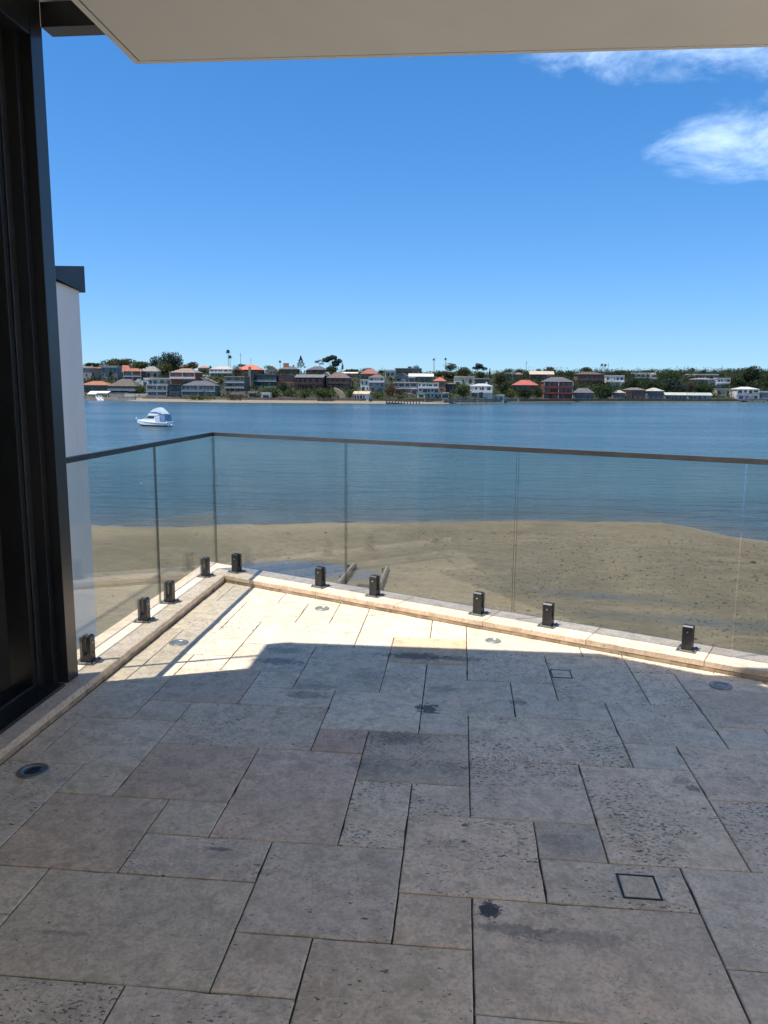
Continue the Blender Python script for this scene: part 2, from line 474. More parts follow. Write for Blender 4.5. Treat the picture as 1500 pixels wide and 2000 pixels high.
L_RED = mat_leaf('reddish_foliage', (0.075, 0.045, 0.035), (0.14, 0.085, 0.06))
FROND = mat_leaf('palm_frond', (0.030, 0.048, 0.022), (0.080, 0.100, 0.045))

# ------------------------------------------------------------------ terrace
WATER_Z = -6.12
KX = -1.72                                   # inner face of the left kerb
def kr(x, off=0.0):                          # inner face of the right kerb; off = metres outwards
    return 4.305 - 0.495*x + off*math.hypot(1, 0.495)
def corner(off):                             # corner of a line offset outwards on both sides
    x = KX - off
    return (x, kr(x, off))
XE = 6.0
YS = -3.0
KW = 0.27

terr = obj('terrace_floor', prism_me('terrace_floor', [(KX-KW+.01, YS), (XE, YS), (XE, kr(XE, KW-.01)), corner(KW-.01)], -0.40, -0.006, GROUT))
tag(terr, kind='structure')

L = []   # the laying pattern, in modules
L += [(0,7,3,9),(-1,8,0,9),(-2,5,0,8),(-3,7,-2,8),(-6,7,-3,9),(-4,5,-2,7),(-7,5,-4,7),(-3,8,-1,10),(-1,9,1,11),(1,9,3,10),(1,10,2,11),
      (2,10,4,13),(0,11,2,13),(0,13,3,15),(3,13,4,14),(3,14,5,16),(1,15,3,16),(1,16,2,17),(-1,15,1,17),(-1,14,0,15),(-2,12,0,14),
      (-3,13,-2,14),(-3,14,-1,16),(-6,13,-3,15),(-5,15,-3,16),(-4,16,-2,19),(-5,16,-4,17),(-6,17,-4,19),(-7,15,-5,17),(-7,14,-6,15),
      (-9,14,-7,16),(-8,12,-6,14),(-9,13,-8,14),(-9,10,-7,12),(-9,12,-8,13),(-7,11,-6,12),(-6,11,-4,13),(-4,10,-2,13),(-5,10,-4,11),
      (-7,9,-5,11),(-5,9,-3,10),(-2,10,-1,12),(-1,11,0,12),(-7,8,-6,9),(-9,6,-7,9),(-7,7,-6,8),(3,8,5,10),(3,6,5,8),(4,10,6,12),(4,12,6,14),(5,14,6,15),
      (5,15,7,17),(4,16,5,18),(2,16,4,19),(5,17,7,18),(0,17,2,19),(-1,17,0,18),(-2,16,-1,18),(-2,18,0,20),(-6,19,-3,21),(-3,19,-2,20),
      (-3,20,-1,22),(-1,20,0,22),(0,19,3,21),(3,19,4,20),(-4,21,-3,22),(-4,22,-3,23),(-5,21,-4,23),(-7,21,-5,23),(-7,20,-6,21),(-8,18,-6,20),
      (-7,17,-6,18),(-9,16,-8,18),(-8,16,-7,18),(-9,18,-8,20),(-9,20,-7,21),(-9,21,-7,23),(-9,23,-8,25),(-8,23,-6,25),(-6,23,-4,25),
      (4,18,6,19),(6,18,7,20),(4,19,6,20),(-9,9,-7,10),(0,5,3,7),(5,6,7,9),(5,9,7,10),(6,10,8,13),(6,13,7,15),(7,15,9,17),(0,21,2,22),(-3,22,-1,24)]
occ = {}
lay = []
for q in L:
    cells = [(a, b) for a in range(q[0], q[2]) for b in range(q[1], q[3])]
    if any(c in occ for c in cells): 
        cells = [c for c in cells if c not in occ]
        for c in cells: lay.append((c[0], c[1], c[0]+1, c[1]+1)); occ[c] = 1
        continue
    for c in cells: occ[c] = 1
    lay.append(q)
for b in range(-13, 28):
    for a in range(-9, 24):
        if (a, b) in occ: continue
        if (b+0.0)*M > kr(a*M): continue
        for (w, h) in random.sample([(3,2),(2,3),(2,2),(2,1),(1,2),(2,2),(3,2)], 7) + [(1,1)]:
            cells = [(i, j) for i in range(a, a+w) for j in range(b, b+h)]
            if all(c not in occ for c in cells): break
        for c in cells: occ[c] = 1
        lay.append((a, b, a+w, b+h))

def clip(poly, n, d):            # keep n.p <= d
    out = []
    for i in range(len(poly)):
        p, q = poly[i], poly[(i+1) % len(poly)]
        a = n[0]*p[0]+n[1]*p[1]-d; b = n[0]*q[0]+n[1]*q[1]-d
        if a <= 0: out.append(p)
        if (a < 0 < b) or (b < 0 < a):
            t = a/(a-b); out.append((p[0]+(q[0]-p[0])*t, p[1]+(q[1]-p[1])*t))
    return out

SPEC = {(-6,11,-4,13): (0.84,0.74,0.67,0.25), (-3,13,-2,14): (0.84,0.68,0.62,0.4), (-2,12,0,14): (0.80,0.79,0.75,0.8),
        (-4,10,-2,13): (0.98,0.88,0.83,0.35), (-7,9,-5,11): (0.86,0.79,0.74,0.25), (-2,18,0,20): (0.93,0.74,0.56,0.3),
        (1,10,2,11): (0.76,0.78,0.78,0.5), (2,10,4,13): (1.10,1.06,1.0,0.85), (-1,9,1,11): (1.08,1.02,0.97,0.7), (0,13,3,15): (1.06,1.04,1.0,0.9),
        (-7,15,-5,17): (0.80,0.73,0.69,0.2), (5,15,7,17): (0.92,0.82,0.76,0.3), (4,12,6,14): (1.08,1.0,0.95,0.5), (0,11,2,13): (1.02,1.0,0.98,0.9),
        (-3,14,-1,16): (1.08,1.09,1.08,0.3), (-5,10,-4,11): (0.98,0.98,0.93,0.15), (-7,11,-6,12): (0.98,0.98,0.93,0.1), (-8,12,-6,14): (1.0,1.0,0.97,0.2),
        (-2,10,-1,12): (1.05,1.04,1.0,1.0), (-1,11,0,12): (1.05,1.04,1.0,0.9), (0,7,3,9): (0.98,0.94,0.90,0.2), (-6,7,-3,9): (0.90,0.91,0.88,0.15),
        (4,10,6,12): (1.04,1.02,1.0,1.0), (1,9,3,10): (0.98,0.96,0.94,0.7), (-4,16,-2,19): (0.92,0.91,0.90,0.4), (-6,17,-4,19): (0.88,0.88,0.88,0.3),
        (-3,8,-1,10): (0.90,0.90,0.90,0.4), (-1,8,0,9): (1.0,0.94,0.88,0.15), (-2,5,0,8): (0.97,0.93,0.87,0.35), (-3,7,-2,8): (0.92,0.89,0.85,0.25),
        (3,14,5,16): (1.0,0.98,0.97,0.5), (2,16,4,19): (0.97,0.97,0.96,0.8), (4,16,5,18): (1.02,1.01,1.0,0.7), (-1,15,1,17): (0.95,0.95,0.94,0.4)}

def paver_mesh(poly, cx, cy, gap, depth=0.035, jit=0.0011, cham=0.0022):
    # shrink by half the joint, ragged tumbled edge
    n = len(poly)
    area = sum(poly[i][0]*poly[(i+1)%n][1]-poly[(i+1)%n][0]*poly[i][1] for i in range(n))/2
    if area < 0.0008: return None
    ins = []
    for i in range(n):
        p0, p1, p2 = Vector(poly[i-1]), Vector(poly[i]), Vector(poly[(i+1) % n])
        e1 = (p1-p0).normalized(); e2 = (p2-p1).normalized()
        n1_ = Vector((-e1.y, e1.x)); n2_ = Vector((-e2.y, e2.x))
        k = n1_ + n2_
        den = 1 + n1_.dot(n2_)
        ins.append(p1 + k/ max(den, 0.2) * gap/2)
    ring = []
    for i in range(n):
        a, b = ins[i], ins[(i+1) % n]
        ln = (b-a).length
        m_ = max(1, int(ln/0.045))
        e = (b-a)/max(ln, 1e-6); nn = Vector((-e.y, e.x))
        for k in range(m_):
            j = 0 if k == 0 else (random.random()*jit*1.0 + (random.random() < 0.10)*random.random()*0.004)
            p = a + e*ln*k/m_ + nn*j
            if k == 0: p += (nn + Vector((0, 0)))*random.random()*0.002
            ring.append(p)
    N = len(ring)
    c = Vector((sum(p.x for p in ring)/N, sum(p.y for p in ring)/N))
    V, F = [], []
    dz = random.uniform(-0.0009, 0.0009)
    for p in ring: V.append((p.x-cx, p.y-cy, -depth))
    for p in ring: V.append((p.x-cx, p.y-cy, -cham+dz))
    for p in ring:
        q = p + (c-p).normalized()*cham*1.3
        V.append((q.x-cx, q.y-cy, dz))
    for i in range(N):
        j = (i+1) % N
        F.append((i, j, N+j, N+i)); F.append((N+i, N+j, 2*N+j, 2*N+i))
    F.append(tuple(range(2*N, 3*N)))
    return V, F

for q in lay:
    poly = [(q[0]*M, q[1]*M), (q[2]*M, q[1]*M), (q[2]*M, q[3]*M), (q[0]*M, q[3]*M)]
    poly = clip(poly, (-1, 0), -(KX+0.001))
    if len(poly) > 2: poly = clip(poly, (0.495, 1), 4.305-0.0015)
    if len(poly) > 2: poly = clip(poly, (1, 0), 4.8)
    if len(poly) < 3: continue
    cx = sum(p[0] for p in poly)/len(poly); cy = sum(p[1] for p in poly)/len(poly)
    r = paver_mesh(poly, cx, cy, random.uniform(0.0026, 0.0042))
    if r is None: continue
    o = obj('paver', mesh('paver', r[0], r[1], TRAV), terr, (cx, cy, 0))
    s = SPEC.get(q)
    if s is None:
        b_ = random.uniform(0.92, 1.05); w_ = random.uniform(-0.03, 0.05)
        s = (b_*(1+w_*0.6), b_*(1-w_*0.2), b_*(1-w_*0.9), random.choice([0.15, 0.3, 0.5, 0.7]))
    s = (1+(s[0]-1)*0.75, 1+(s[1]-1)*0.75, 1+(s[2]-1)*0.75, min(1.0, s[3]*1.15))
    o.color = s

# kerbs: coping slabs over a recessed riser
def coping_run(name, joints, P, label_none=None):
    root = obj(name, prism_me(name+'_riser', P['riser'], -0.004, 0.0195, P['mat']))
    tag(root, kind='structure')
    for a, b in zip(joints[:-1], joints[1:]):
        poly = P['cell'](a, b)
        n = len(poly)
        ar = sum(poly[i][0]*poly[(i+1)%n][1]-poly[(i+1)%n][0]*poly[i][1] for i in range(n))
        if ar < 0: poly = poly[::-1]
        cx = sum(p[0] for p in poly)/n; cy = sum(p[1] for p in poly)/n
        V, F = paver_mesh(poly, cx, cy, 0.0028, 0.029, 0.0006, 0.0030)
        o = obj('coping_stone', mesh('coping_stone', V, F, COPING), root, (cx, cy, 0.05))
        v_ = random.uniform(0.94, 1.04)
        o.color = (v_*1.03, v_, v_*0.96, random.uniform(0.15, 0.6))
    return root
RISER = plain('stained_riser_stone', (0.48, 0.36, 0.24), 0.9, 0, 0.35, 14, 0.002, 0.2, ((0.07, 0.055, 0.04), 9, 0.7))
ci, co = corner(0.0), corner(KW)
ci2, co2 = corner(0.004), corner(KW-0.012)
jl = [-3.0+0.055+0.61*i for i in range(12)] + [4.30, 4.90]
jl = [-2.43, -1.82, -1.21, -0.60, 0.01, 0.62, 1.23, 1.84, 2.445, 3.052, 3.655, 4.265]
coping_run('left_kerb', jl + [99], {'mat': RISER,
    'riser': [(KX-KW+0.012, YS), (KX-0.004, YS), ci2, co2],
    'cell': lambda a, b: [(KX-KW, a), (KX, a), (KX, b), (KX-KW, b)] if b < 50 else [(KX-KW, a), (KX, a), ci, co]})
d_ = Vector((1, -0.495)).normalized(); nrm_ = Vector((0.495, 1)).normalized()
def rp(s, off):    # point on the right kerb, s metres from the corner along its inner face
    p = Vector(ci) + d_*s + nrm_*off
    return (p.x, p.y)
xs = [-0.995, -0.451, 0.092, 0.639, 1.178, 1.722, 2.266, 2.81, 3.35, 3.9, 4.44, 5.0]
js = [0.0] + [(x-ci[0])/d_.x for x in xs]
coping_run('right_kerb', js, {'mat': RISER,
    'riser': [ci2, rp(js[-1], 0.004), rp(js[-1], KW-0.012), co2],
    'cell': lambda a, b: [rp(a, 0), rp(b, 0), rp(b, KW), rp(a, KW)] if a > 0 else [ci, rp(b, 0), rp(b, KW), co]})
# the storeys below the terrace
base = obj('building_below_terrace', prism_me('building_below_terrace', [(KX-KW+.04, YS), (XE, YS), (XE, kr(XE, KW-.04)), corner(KW-.04)], WATER_Z-1.0, -0.401, WHITEWALL))
tag(base, 'pale rendered building that carries the terrace above the beach', 'building')

# recessed deck lights
LIGHTS = [((629, 1188), 'round deck light in the sunlit paving nearest the far corner of the terrace', 0.055),
          ((349, 1255), 'round deck light in the sunlit paving beside the left kerb', 0.062),
          ((963, 1251), 'round deck light in the sunlit strip along the middle of the right kerb', 0.052),
          ((1408, 1339), 'round deck light on the shadow edge near the right side of the terrace', 0.062),
          ((65, 1505), 'large dark-lensed deck light in the shaded paving below the sliding door', 0.068)]
def disc(bm, prof, seg=32, mi=0):
    rings = []
    for (r, z) in prof:
        rings.append([bm.verts.new((r*math.cos(2*math.pi*k/seg), r*math.sin(2*math.pi*k/seg), z)) for k in range(seg)])
    for a, b in zip(rings[:-1], rings[1:]):
        for k in range(seg):
            f = bm.faces.new((a[k], a[(k+1) % seg], b[(k+1) % seg], b[k])); f.material_index = mi
    bm.faces.new(rings[-1]).material_index = mi
for (pp, lab, rad) in LIGHTS:
    rad *= 0.84
    p = at_z(pp[0], pp[1], 0.003)
    root = empty('deck_light', (p[0], p[1], 0.0015))
    tag(root, lab, 'deck light', 'round lights set into the terrace paving')
    bm = bmesh.new()
    seg = 36
    prof = [(rad, -0.0005), (rad, 0.0025), (rad*0.93, 0.0048), (rad*0.62, 0.0048), (rad*0.58, 0.0012)]
    rings = [[bm.verts.new((r*math.cos(2*math.pi*k/seg), r*math.sin(2*math.pi*k/seg), z)) for k in range(seg)] for r, z in prof]
    for a, b in zip(rings[:-1], rings[1:]):
        for k in range(seg): bm.faces.new((a[k], a[(k+1) % seg], b[(k+1) % seg], b[k]))
    obj('trim_ring', bm_mesh('trim_ring', bm, RING if pp[0] > 100 and pp[0] < 1400 else RINGD, True), root)
    bm = bmesh.new(); disc(bm, [(rad*0.585, 0.0010), (rad*0.56, 0.0028), (rad*0.3, 0.0036)])
    obj('lens', bm_mesh('lens', bm, LENS if pp[0] > 100 else LENSD, True), root)

# square tile-insert drains
for (x0, y0, sx, sy, lab) in [(0.415, 1.868, 0.108, 0.110, 'square tile-insert floor drain in the paving nearest the camera'),
                              (0.410, 3.530, 0.100, 0.108, 'square tile-insert floor drain by the edge of the shadow')]:
    root = empty('floor_drain', (x0+sx/2, y0+sy/2, 0.0012))
    tag(root, lab, 'drain', 'square floor drains in the terrace')
    bm = bmesh.new(); w = 0.0055
    add_box(bm, -sx/2, sx/2, -sy/2, -sy/2+w, -.004, .0012); add_box(bm, -sx/2, sx/2, sy/2-w, sy/2, -.004, .0012)
    add_box(bm, -sx/2, -sx/2+w, -sy/2+w, sy/2-w, -.004, .0011); add_box(bm, sx/2-w, sx/2, -sy/2+w, sy/2-w, -.004, .0011)
    obj('slot_frame', bm_mesh('slot_frame', bm, BLACK), root)
    V, F = paver_mesh([(-sx/2+w, -sy/2+w), (sx/2-w, -sy/2+w), (sx/2-w, sy/2-w), (-sx/2+w, sy/2-w)], 0, 0, 0.002, 0.003, 0.0003, 0.0006)
    o = obj('tile_insert', mesh('tile_insert', V, F, TRAV), root, (0, 0, 0.0013)); o.color = (0.97, 0.96, 0.94, 0.4)

# ------------------------------------------------------------------ glass balustrade
GO = 0.128                                   # glass line, measured outwards from the inner kerb face
gc = corner(GO)
def rg(s, off=0.0):                          # point along the right glass line from the corner
    p = Vector(gc) + d_*s + nrm_*off
    return (p.x, p.y)
def sx_at(x): return (x-gc[0])/d_.x
def slab_between(p, q, th, z0, z1, mat, name, bevel=0.0):
    p, q = Vector(p), Vector(q); e = (q-p).normalized(); n = Vector((-e.y, e.x))*th/2
    return prism_me(name, [tuple(p-n), tuple(q-n), tuple(q+n), tuple(p+n)], z0, z1, mat, bevel)
GZ0, GZ1 = 0.092, 1.036
GEDGE = mat_glass('glass_edge', (0.34, 0.38, 0.36), 0.06)
balu = empty('glass_balustrade', (gc[0], gc[1], 0)); tag(balu, 'frameless clear glass balustrade running round the terrace corner', 'balustrade')
def pane(p, q, lab):
    me = slab_between(p, q, 0.012, GZ0, GZ1, GLASS, 'glass_panel')
    me.materials.append(GEDGE)
    for f in me.polygons:
        if f.area < 0.05: f.material_index = 1
    c = ((p[0]+q[0])/2, (p[1]+q[1])/2, 0)
    for v in me.vertices: v.co -= Vector(c)
    o = obj('glass_panel', me, balu, (c[0]-gc[0], c[1]-gc[1], 0))
    o['label'] = lab
gx = gc[0]
pane((gx, 3.145), (gx, 4.266), 'frameless glass balustrade panel nearest the sliding door, left side')
pane((gx, 4.278), (gx, gc[1]-0.008), 'frameless glass balustrade panel between the left panel joint and the corner')
J = [0.004, sx_at(-0.795), sx_at(0.267), sx_at(1.330), sx_at(2.39), sx_at(3.45)]
labs = ['frameless glass balustrade panel just right of the corner', 'frameless glass balustrade panel second right of the corner, in mid picture',
        'frameless glass balustrade panel third right of the corner', 'frameless glass balustrade panel cut off by the right edge of the photo', 'frameless glass balustrade panel beyond the right edge']
for i in range(5):
    pane(rg(J[i] + 0.006), rg(J[i+1]-0.006), labs[i])
# handrail
bmr = bmesh.new()
hand = empty('handrail', (gc[0], gc[1], 0))
tag(hand, 'slim dark metal top rail running along the glass balustrade round the corner', 'handrail')
pl = [Vector((gx, 3.145)), Vector(gc), Vector(rg(sx_at(5.2)))]
def mitre(off):
    c0 = (gx-off, 3.145); 
    # corner offset outwards by off on both
    k = corner(GO+off)
    return [c0, k, tuple(Vector(rg(sx_at(5.2))) + nrm_*off)]
a, b = mitre(0.0135), mitre(-0.0135)
for i, nm in ((0, 'left_rail'), (1, 'front_rail')):
    poly = [b[i], b[i+1], a[i+1], a[i]]
    poly = [(p[0]-gc[0], p[1]-gc[1]) for p in poly]
    obj('rail_section', prism_me('rail_section', poly, 1.034, 1.060, BRONZE if i else BLACK, 0.002), hand)

# spigots
def spigot_parts():
    out = []
    bm = bmesh.new(); add_box(bm, -0.048, 0.048, -0.048, 0.048, 0.0, 0.006, 0, 0.001)
    out.append(('base_plate', bm_mesh('spigot_base_plate', bm, PLATE)))
    def cheek(s):
        bm = bmesh.new()
        y0, y1 = (0.0075, 0.027) if s > 0 else (-0.027, -0.0075)
        prof = [(y0, 0.0061), (y1, 0.0061), (y1, 0.120), (y1 - s*0.012 if s > 0 else y1, 0.134), (y0, 0.134)]
        yo = y1 if s > 0 else y0; yi = y0 if s > 0 else y1
        prof = [(yi, 0.0061), (yo, 0.0061), (yo, 0.127), (yo - s*0.010, 0.135), (yi, 0.135)]
        L_ = [bm.verts.new((-0.026, y, z)) for y, z in prof]; R_ = [bm.verts.new((0.026, y, z)) for y, z in prof]
        n = len(prof)
        bm.faces.new(L_); bm.faces.new(R_[::-1])
        for i in range(n): bm.faces.new((L_[i], L_[(i+1) % n], R_[(i+1) % n], R_[i]))
        bmesh.ops.bevel(bm, geom=list(bm.edges), offset=0.0012, segments=1, affect='EDGES')
        return bm_mesh('spigot_cheek', bm, BLACK)
    out.append(('clamp_cheek', cheek(1))); out.append(('clamp_cheek', cheek(-1)))
    bm = bmesh.new(); add_box(bm, -0.0255, 0.0255, -0.0073, 0.0073, 0.0061, 0.0405)
    out.append(('spacer', bm_mesh('spigot_spacer', bm, BLACK)))
    for z in (0.050, 0.100):
        bm = bmesh.new()
        bmesh.ops.create_cone(bm, cap_ends=True, segments=12, radius1=0.0048, radius2=0.0048, depth=0.002)
        bmesh.ops.rotate(bm, verts=bm.verts, matrix=Matrix.Rotation(R(90), 3, 'X'))
        bmesh.ops.translate(bm, verts=bm.verts, vec=(0, -0.0280, z))
        out.append(('grub_screw', bm_mesh('grub_screw', bm, STEEL if z > 0.09 else BLACK)))
    for sx in (-1, 1):
        for sy in (-1, 1):
            bm = bmesh.new()
            bmesh.ops.create_cone(bm, cap_ends=True, segments=10, radius1=0.006, radius2=0.005, depth=0.005)
            bmesh.ops.translate(bm, verts=bm.verts, vec=(sx*0.038, sy*0.038, 0.0085))
            out.append(('anchor_bolt', bm_mesh('anchor_bolt', bm, BLACK)))
    return out
SP = spigot_parts()
angr = math.atan2(d_.y, d_.x)
def spig(p, rz, lab):
    root = empty('glass_spigot', (p[0], p[1], 0.0505), rz)
    tag(root, lab, 'spigot', 'black clamps holding the balustrade glass')
    for nme, me in SP: obj(nme, me, root)
for y, lab in ((3.345, 'black glass clamp closest to the sliding door'), (4.030, 'black glass clamp just before the left panel joint'),
               (4.425, 'black glass clamp just past the left panel joint'), (5.115, 'black glass clamp on the left kerb beside the corner')):
    spig((gx, y), R(90), lab)
for x, lab in ((-1.665, 'black glass clamp on the right kerb beside the corner'), (-0.985, 'black glass clamp left of the first joint on the right kerb'),
               (-0.592, 'black glass clamp right of the first joint, standing over the slipway rail'), (0.072, 'black glass clamp just left of the middle joint on the right kerb'),
               (0.462, 'black glass clamp just right of the middle joint on the right kerb'), (1.140, 'large black glass clamp nearest the right edge with a bright screw'),
               (1.535, 'black glass clamp cut off by the right edge of the photo'), (2.19, 'black glass clamp beyond the right edge')):
    p = rg(sx_at(x)); spig(p, angr, lab)

# ------------------------------------------------------------------ house: door, soffit, canopy, facade behind the camera
door = empty('sliding_door', (-1.805, 3.16, 0.05))
tag(door, 'tall black framed sliding glass door with dark curtain, left edge of the view', 'door')
def dpart(name, x0, x1, y0, y1, z0, z1, m, bev=0.002):
    return obj(name, box_me(name, x0+1.805, x1+1.805, y0-3.16, y1-3.16, z0-0.05, z1-0.05, m, bev), door)
dpart('jamb', -1.885, -1.804, 3.068, 3.160, 0.052, 2.83, FRAME)
dpart('jamb', -1.905, -1.850, 3.030, 3.066, 0.052, 2.83, FRAME)
dpart('panel_stile', -2.010, -1.906, 2.955, 3.066, 0.052, 2.83, FRAME)
dpart('reveal_bead', -1.904, -1.898, 2.985, 3.029, 0.0665, 2.764, STEELD)
dpart('sill', -2.02, -1.800, -2.5, 3.029, 0.051, 0.066, FRAME)
dpart('sill_track', -1.925, -1.905, -2.5, 2.954, 0.0665, 0.080, FRAME)
dpart('head', -2.02, -1.806, -2.5, 3.066, 2.765, 2.829, FRAME)
dpart('head_box', -2.02, -1.806, -2.5, 3.157, 2.831, 2.95, FRAME)
gl_dark = mat_glass('door_glass', (0.50, 0.52, 0.52), 0.05)
# curtain with deep folds
V, F = [], []
n = 420
for i in range(n+1):
    y = -2.4 + 5.05*i/n
    ph = y/0.20*2*math.pi + 0.5*math.sin(y*2.3)
    xx = -2.09 + 0.034*math.sin(ph) + 0.006*math.sin(2*ph+0.8)
    for z in (0.07, 1.4, 2.76): V.append((xx + (0.01*math.sin(ph*0.5) if z < 0.1 else 0), y, z))
for i in range(n):
    for k in range(2):
        a0 = i*3+k; F.append((a0, a0+3, a0+4, a0+1))
me = mesh('curtain', V, F, CURTAIN, True)
cu = obj('curtain', me); sm = cu.modifiers.new('thickness', 'SOLIDIFY'); sm.thickness = 0.003
tag(cu, 'dark pleated curtain hanging in soft folds behind the sliding door glass', 'curtain')
bmw = bmesh.new()
room = obj('house_wing_walls', prism_me('house_wing_walls', [(-1.962, 3.085), (-3.5, 2.42), (-3.5, -3.0), (-3.4, -3.0), (-3.4, 2.35), (-1.962, 2.975)], -0.3, 2.95, DARKROOM))
tag(room, 'dark walled room wing behind the sliding door', 'house wing')
rf = obj('room_floor', box_me('room_floor', -3.4, -2.03, -3, 2.35, 0.0, 0.05, DARKROOM)); tag(rf, kind='structure')

# black portal frame member crossing behind the soffit
bt = obj('portal_beam', box_me('portal_beam', -1.806, 1.5, 3.158, 3.25, 2.83, 2.925, FRAME, 0.002))
tag(bt, 'black steel beam crossing between the door frame and the cream soffit', 'beam')
# upper canopy that throws the shadow; unseen edges cut back to admit bounce light
can = obj('upper_canopy', prism_me('upper_canopy', [(-2.117, 3.44), (-2.117, 3.01), (-3.5, 2.43), (-3.5, -0.75), (1.5, -0.75), (1.5, 3.457-0.53*1.93), (-0.43, 3.457)], 2.951, 3.25, SOFFIT))
tag(can, 'cream roof canopy above the door frame seen only at the top left corner', 'canopy')
# dropped soffit slab
SZ = 2.55
c1 = at_z(263, 126, SZ)
sl = empty('balcony_soffit', (c1[0], c1[1], SZ))
tag(sl, 'cream rendered soffit slab overhead with a drip groove near its edge', 'soffit')
sy1 = at_z(1500, 93, SZ)[1]
yy = c1[1]
def spart(name, poly, z0, z1, m, bev=0.0):
    return obj(name, prism_me(name, [(p[0]-c1[0], p[1]-c1[1]) for p in poly], z0-SZ, z1-SZ, m, bev), sl)
fx = c1[0]
slope = (sy1 - yy) / (at_z(1500, 93, SZ)[0]-fx)
g0, g1 = 0.022, 0.032
F_ = lambda x, o: yy + slope*(x-fx) - o
spart('slab_body', [(fx+g1, -0.74), (1.49, -0.74), (1.49, F_(1.49, g1)), (fx+g1, F_(fx+g1, g1))], SZ, 2.948, SOFFIT)
spart('drip_groove', [(fx+g0, -0.74), (fx+g1-0.0005, -0.74), (fx+g1-0.0005, F_(fx+g1, g1-0.0005)), (1.49, F_(1.49, g1-0.0005)), (1.49, F_(1.49, g0)), (fx+g0, F_(fx+g0, g0))], SZ+0.010, 2.94, GROOVE)
spart('edge_bead', [(fx, -0.74), (fx+g0-0.0005, -0.74), (fx+g0-0.0005, F_(fx+g0, g0-0.0005)), (1.49, F_(1.49, g0-0.0005)), (1.49, F_(1.49, 0)), (fx, yy)], SZ+0.0005, 2.947, SOFFIT, 0.003)
# slim unseen rod added beyond the door frame to draw the thin shadow line
bm = bmesh.new(); tube(bm, [(-2.10, 3.262, -0.3), (-2.10, 3.262, 2.95)], 0.011, seg=10)
dp = obj('downpipe', bm_mesh('downpipe', bm, FRAME, True)); tag(dp, 'slim black pipe standing outside the door frame', 'pipe')
# unseen facade behind the camera, white for bounce; side wall added as fill
fac = empty('rear_facade', (0, -2.9, 0))
tag(fac, 'house facade of white piers and tall glass doors behind the camera', 'facade')
def fpart(name, x0, x1, y0, y1, z0, z1, m): return obj(name, box_me(name, x0, x1, y0+2.9, y1+2.9, z0, z1, m), fac)
fpart('side_wall', 3.4, 3.6, -3.19, 2.45, 0.0, 4.4, WHITEWALL)  # added unseen wall, catches sun and bounces it onto the terrace
for x0, x1 in ((-3.39, -2.9), (0.95, 1.15)): fpart('pier', x0, x1, -3.15, -2.95, 0.051, 2.55, WHITEWALL)
fpart('rear_wall', -3.39, 3.6, -3.4, -3.2, 0.0, 2.54, WHITEWALL)
for x0, x1 in ((-2.9, -1.0), (-0.98, 0.94), (1.16, 3.39)): fpart('door_pane', x0, x1, -3.06, -3.05, 0.06, 2.54, mat_glass('clear_door_glass', (0.93, 0.95, 0.94), 0.05))
for x0 in (-1.0, 2.2): fpart('mullion', x0-0.03, x0+0.03, -3.10, -3.00, 0.051, 2.54, FRAME)

# ------------------------------------------------------------------ neighbour's wall on the left
nw = empty('neighbour_wall', (-3.2, 6.15, -6.0))
tag(nw, 'pale grey rendered boundary wall with a charcoal cap, just left of the balustrade', 'wall')
WT0, WT1 = 2.151, 2.25
V = []
for (x, y, z) in ((-3.42, 3.4, -0.1), (-3.2, 3.4, -0.1), (-3.2, 6.155, -0.1), (-3.42, 6.155, -0.1)):
    V.append((x+3.2, y-6.15, z-0.2))
zt = lambda y: 2.151 + (6.155-y)*0.10
bm = bmesh.new()
pts = [(-3.42, 5.2), (-3.2, 5.2), (-3.2, 6.155), (-3.42, 6.155)]
b0 = [bm.verts.new((x+3.2, y-6.15, -0.2)) for x, y in pts]; t0 = [bm.verts.new((x+3.2, y-6.15, zt(y)+6.0)) for x, y in pts]
bm.faces.new(b0[::-1]); bm.faces.new(t0)
for i in range(4): bm.faces.new((b0[i], b0[(i+1) % 4], t0[(i+1) % 4], t0[i]))
obj('rendered_wall', bm_mesh('rendered_wall', bm, WHITEWALL), nw)
bm = bmesh.new()
pts = [(-3.46, 5.2), (-3.175, 5.2), (-3.175, 6.22), (-3.46, 6.22)]
b0 = [bm.verts.new((x+3.2, y-6.15, zt(y)+6.001)) for x, y in pts]
def cap_z(y):
    def atx(px_, py_):
        d = ray(px_, py_); return CAM + d*((-3.175-CAM[0])/d[0])
    a_, b_ = atx(110, 519), atx(147, 519.5)
    return a_[2] + (b_[2]-a_[2])*(y-a_[1])/(b_[1]-a_[1])
t0 = [bm.verts.new((x+3.2, y-6.15, cap_z(y)+6.0)) for x, y in pts]
bm.faces.new(b0[::-1]); bm.faces.new(t0)
for i in range(4): bm.faces.new((b0[i], b0[(i+1) % 4], t0[(i+1) % 4], t0[i]))
obj('parapet_cap', bm_mesh('parapet_cap', bm, CAP), nw)
lg = obj('concrete_ledge', box_me('concrete_ledge', -3.15, -2.32, 3.6, 5.15, -6.2, -0.80, CONC)); tag(lg, 'narrow pale concrete ledge below the left glass beside the neighbour wall', 'ledge')

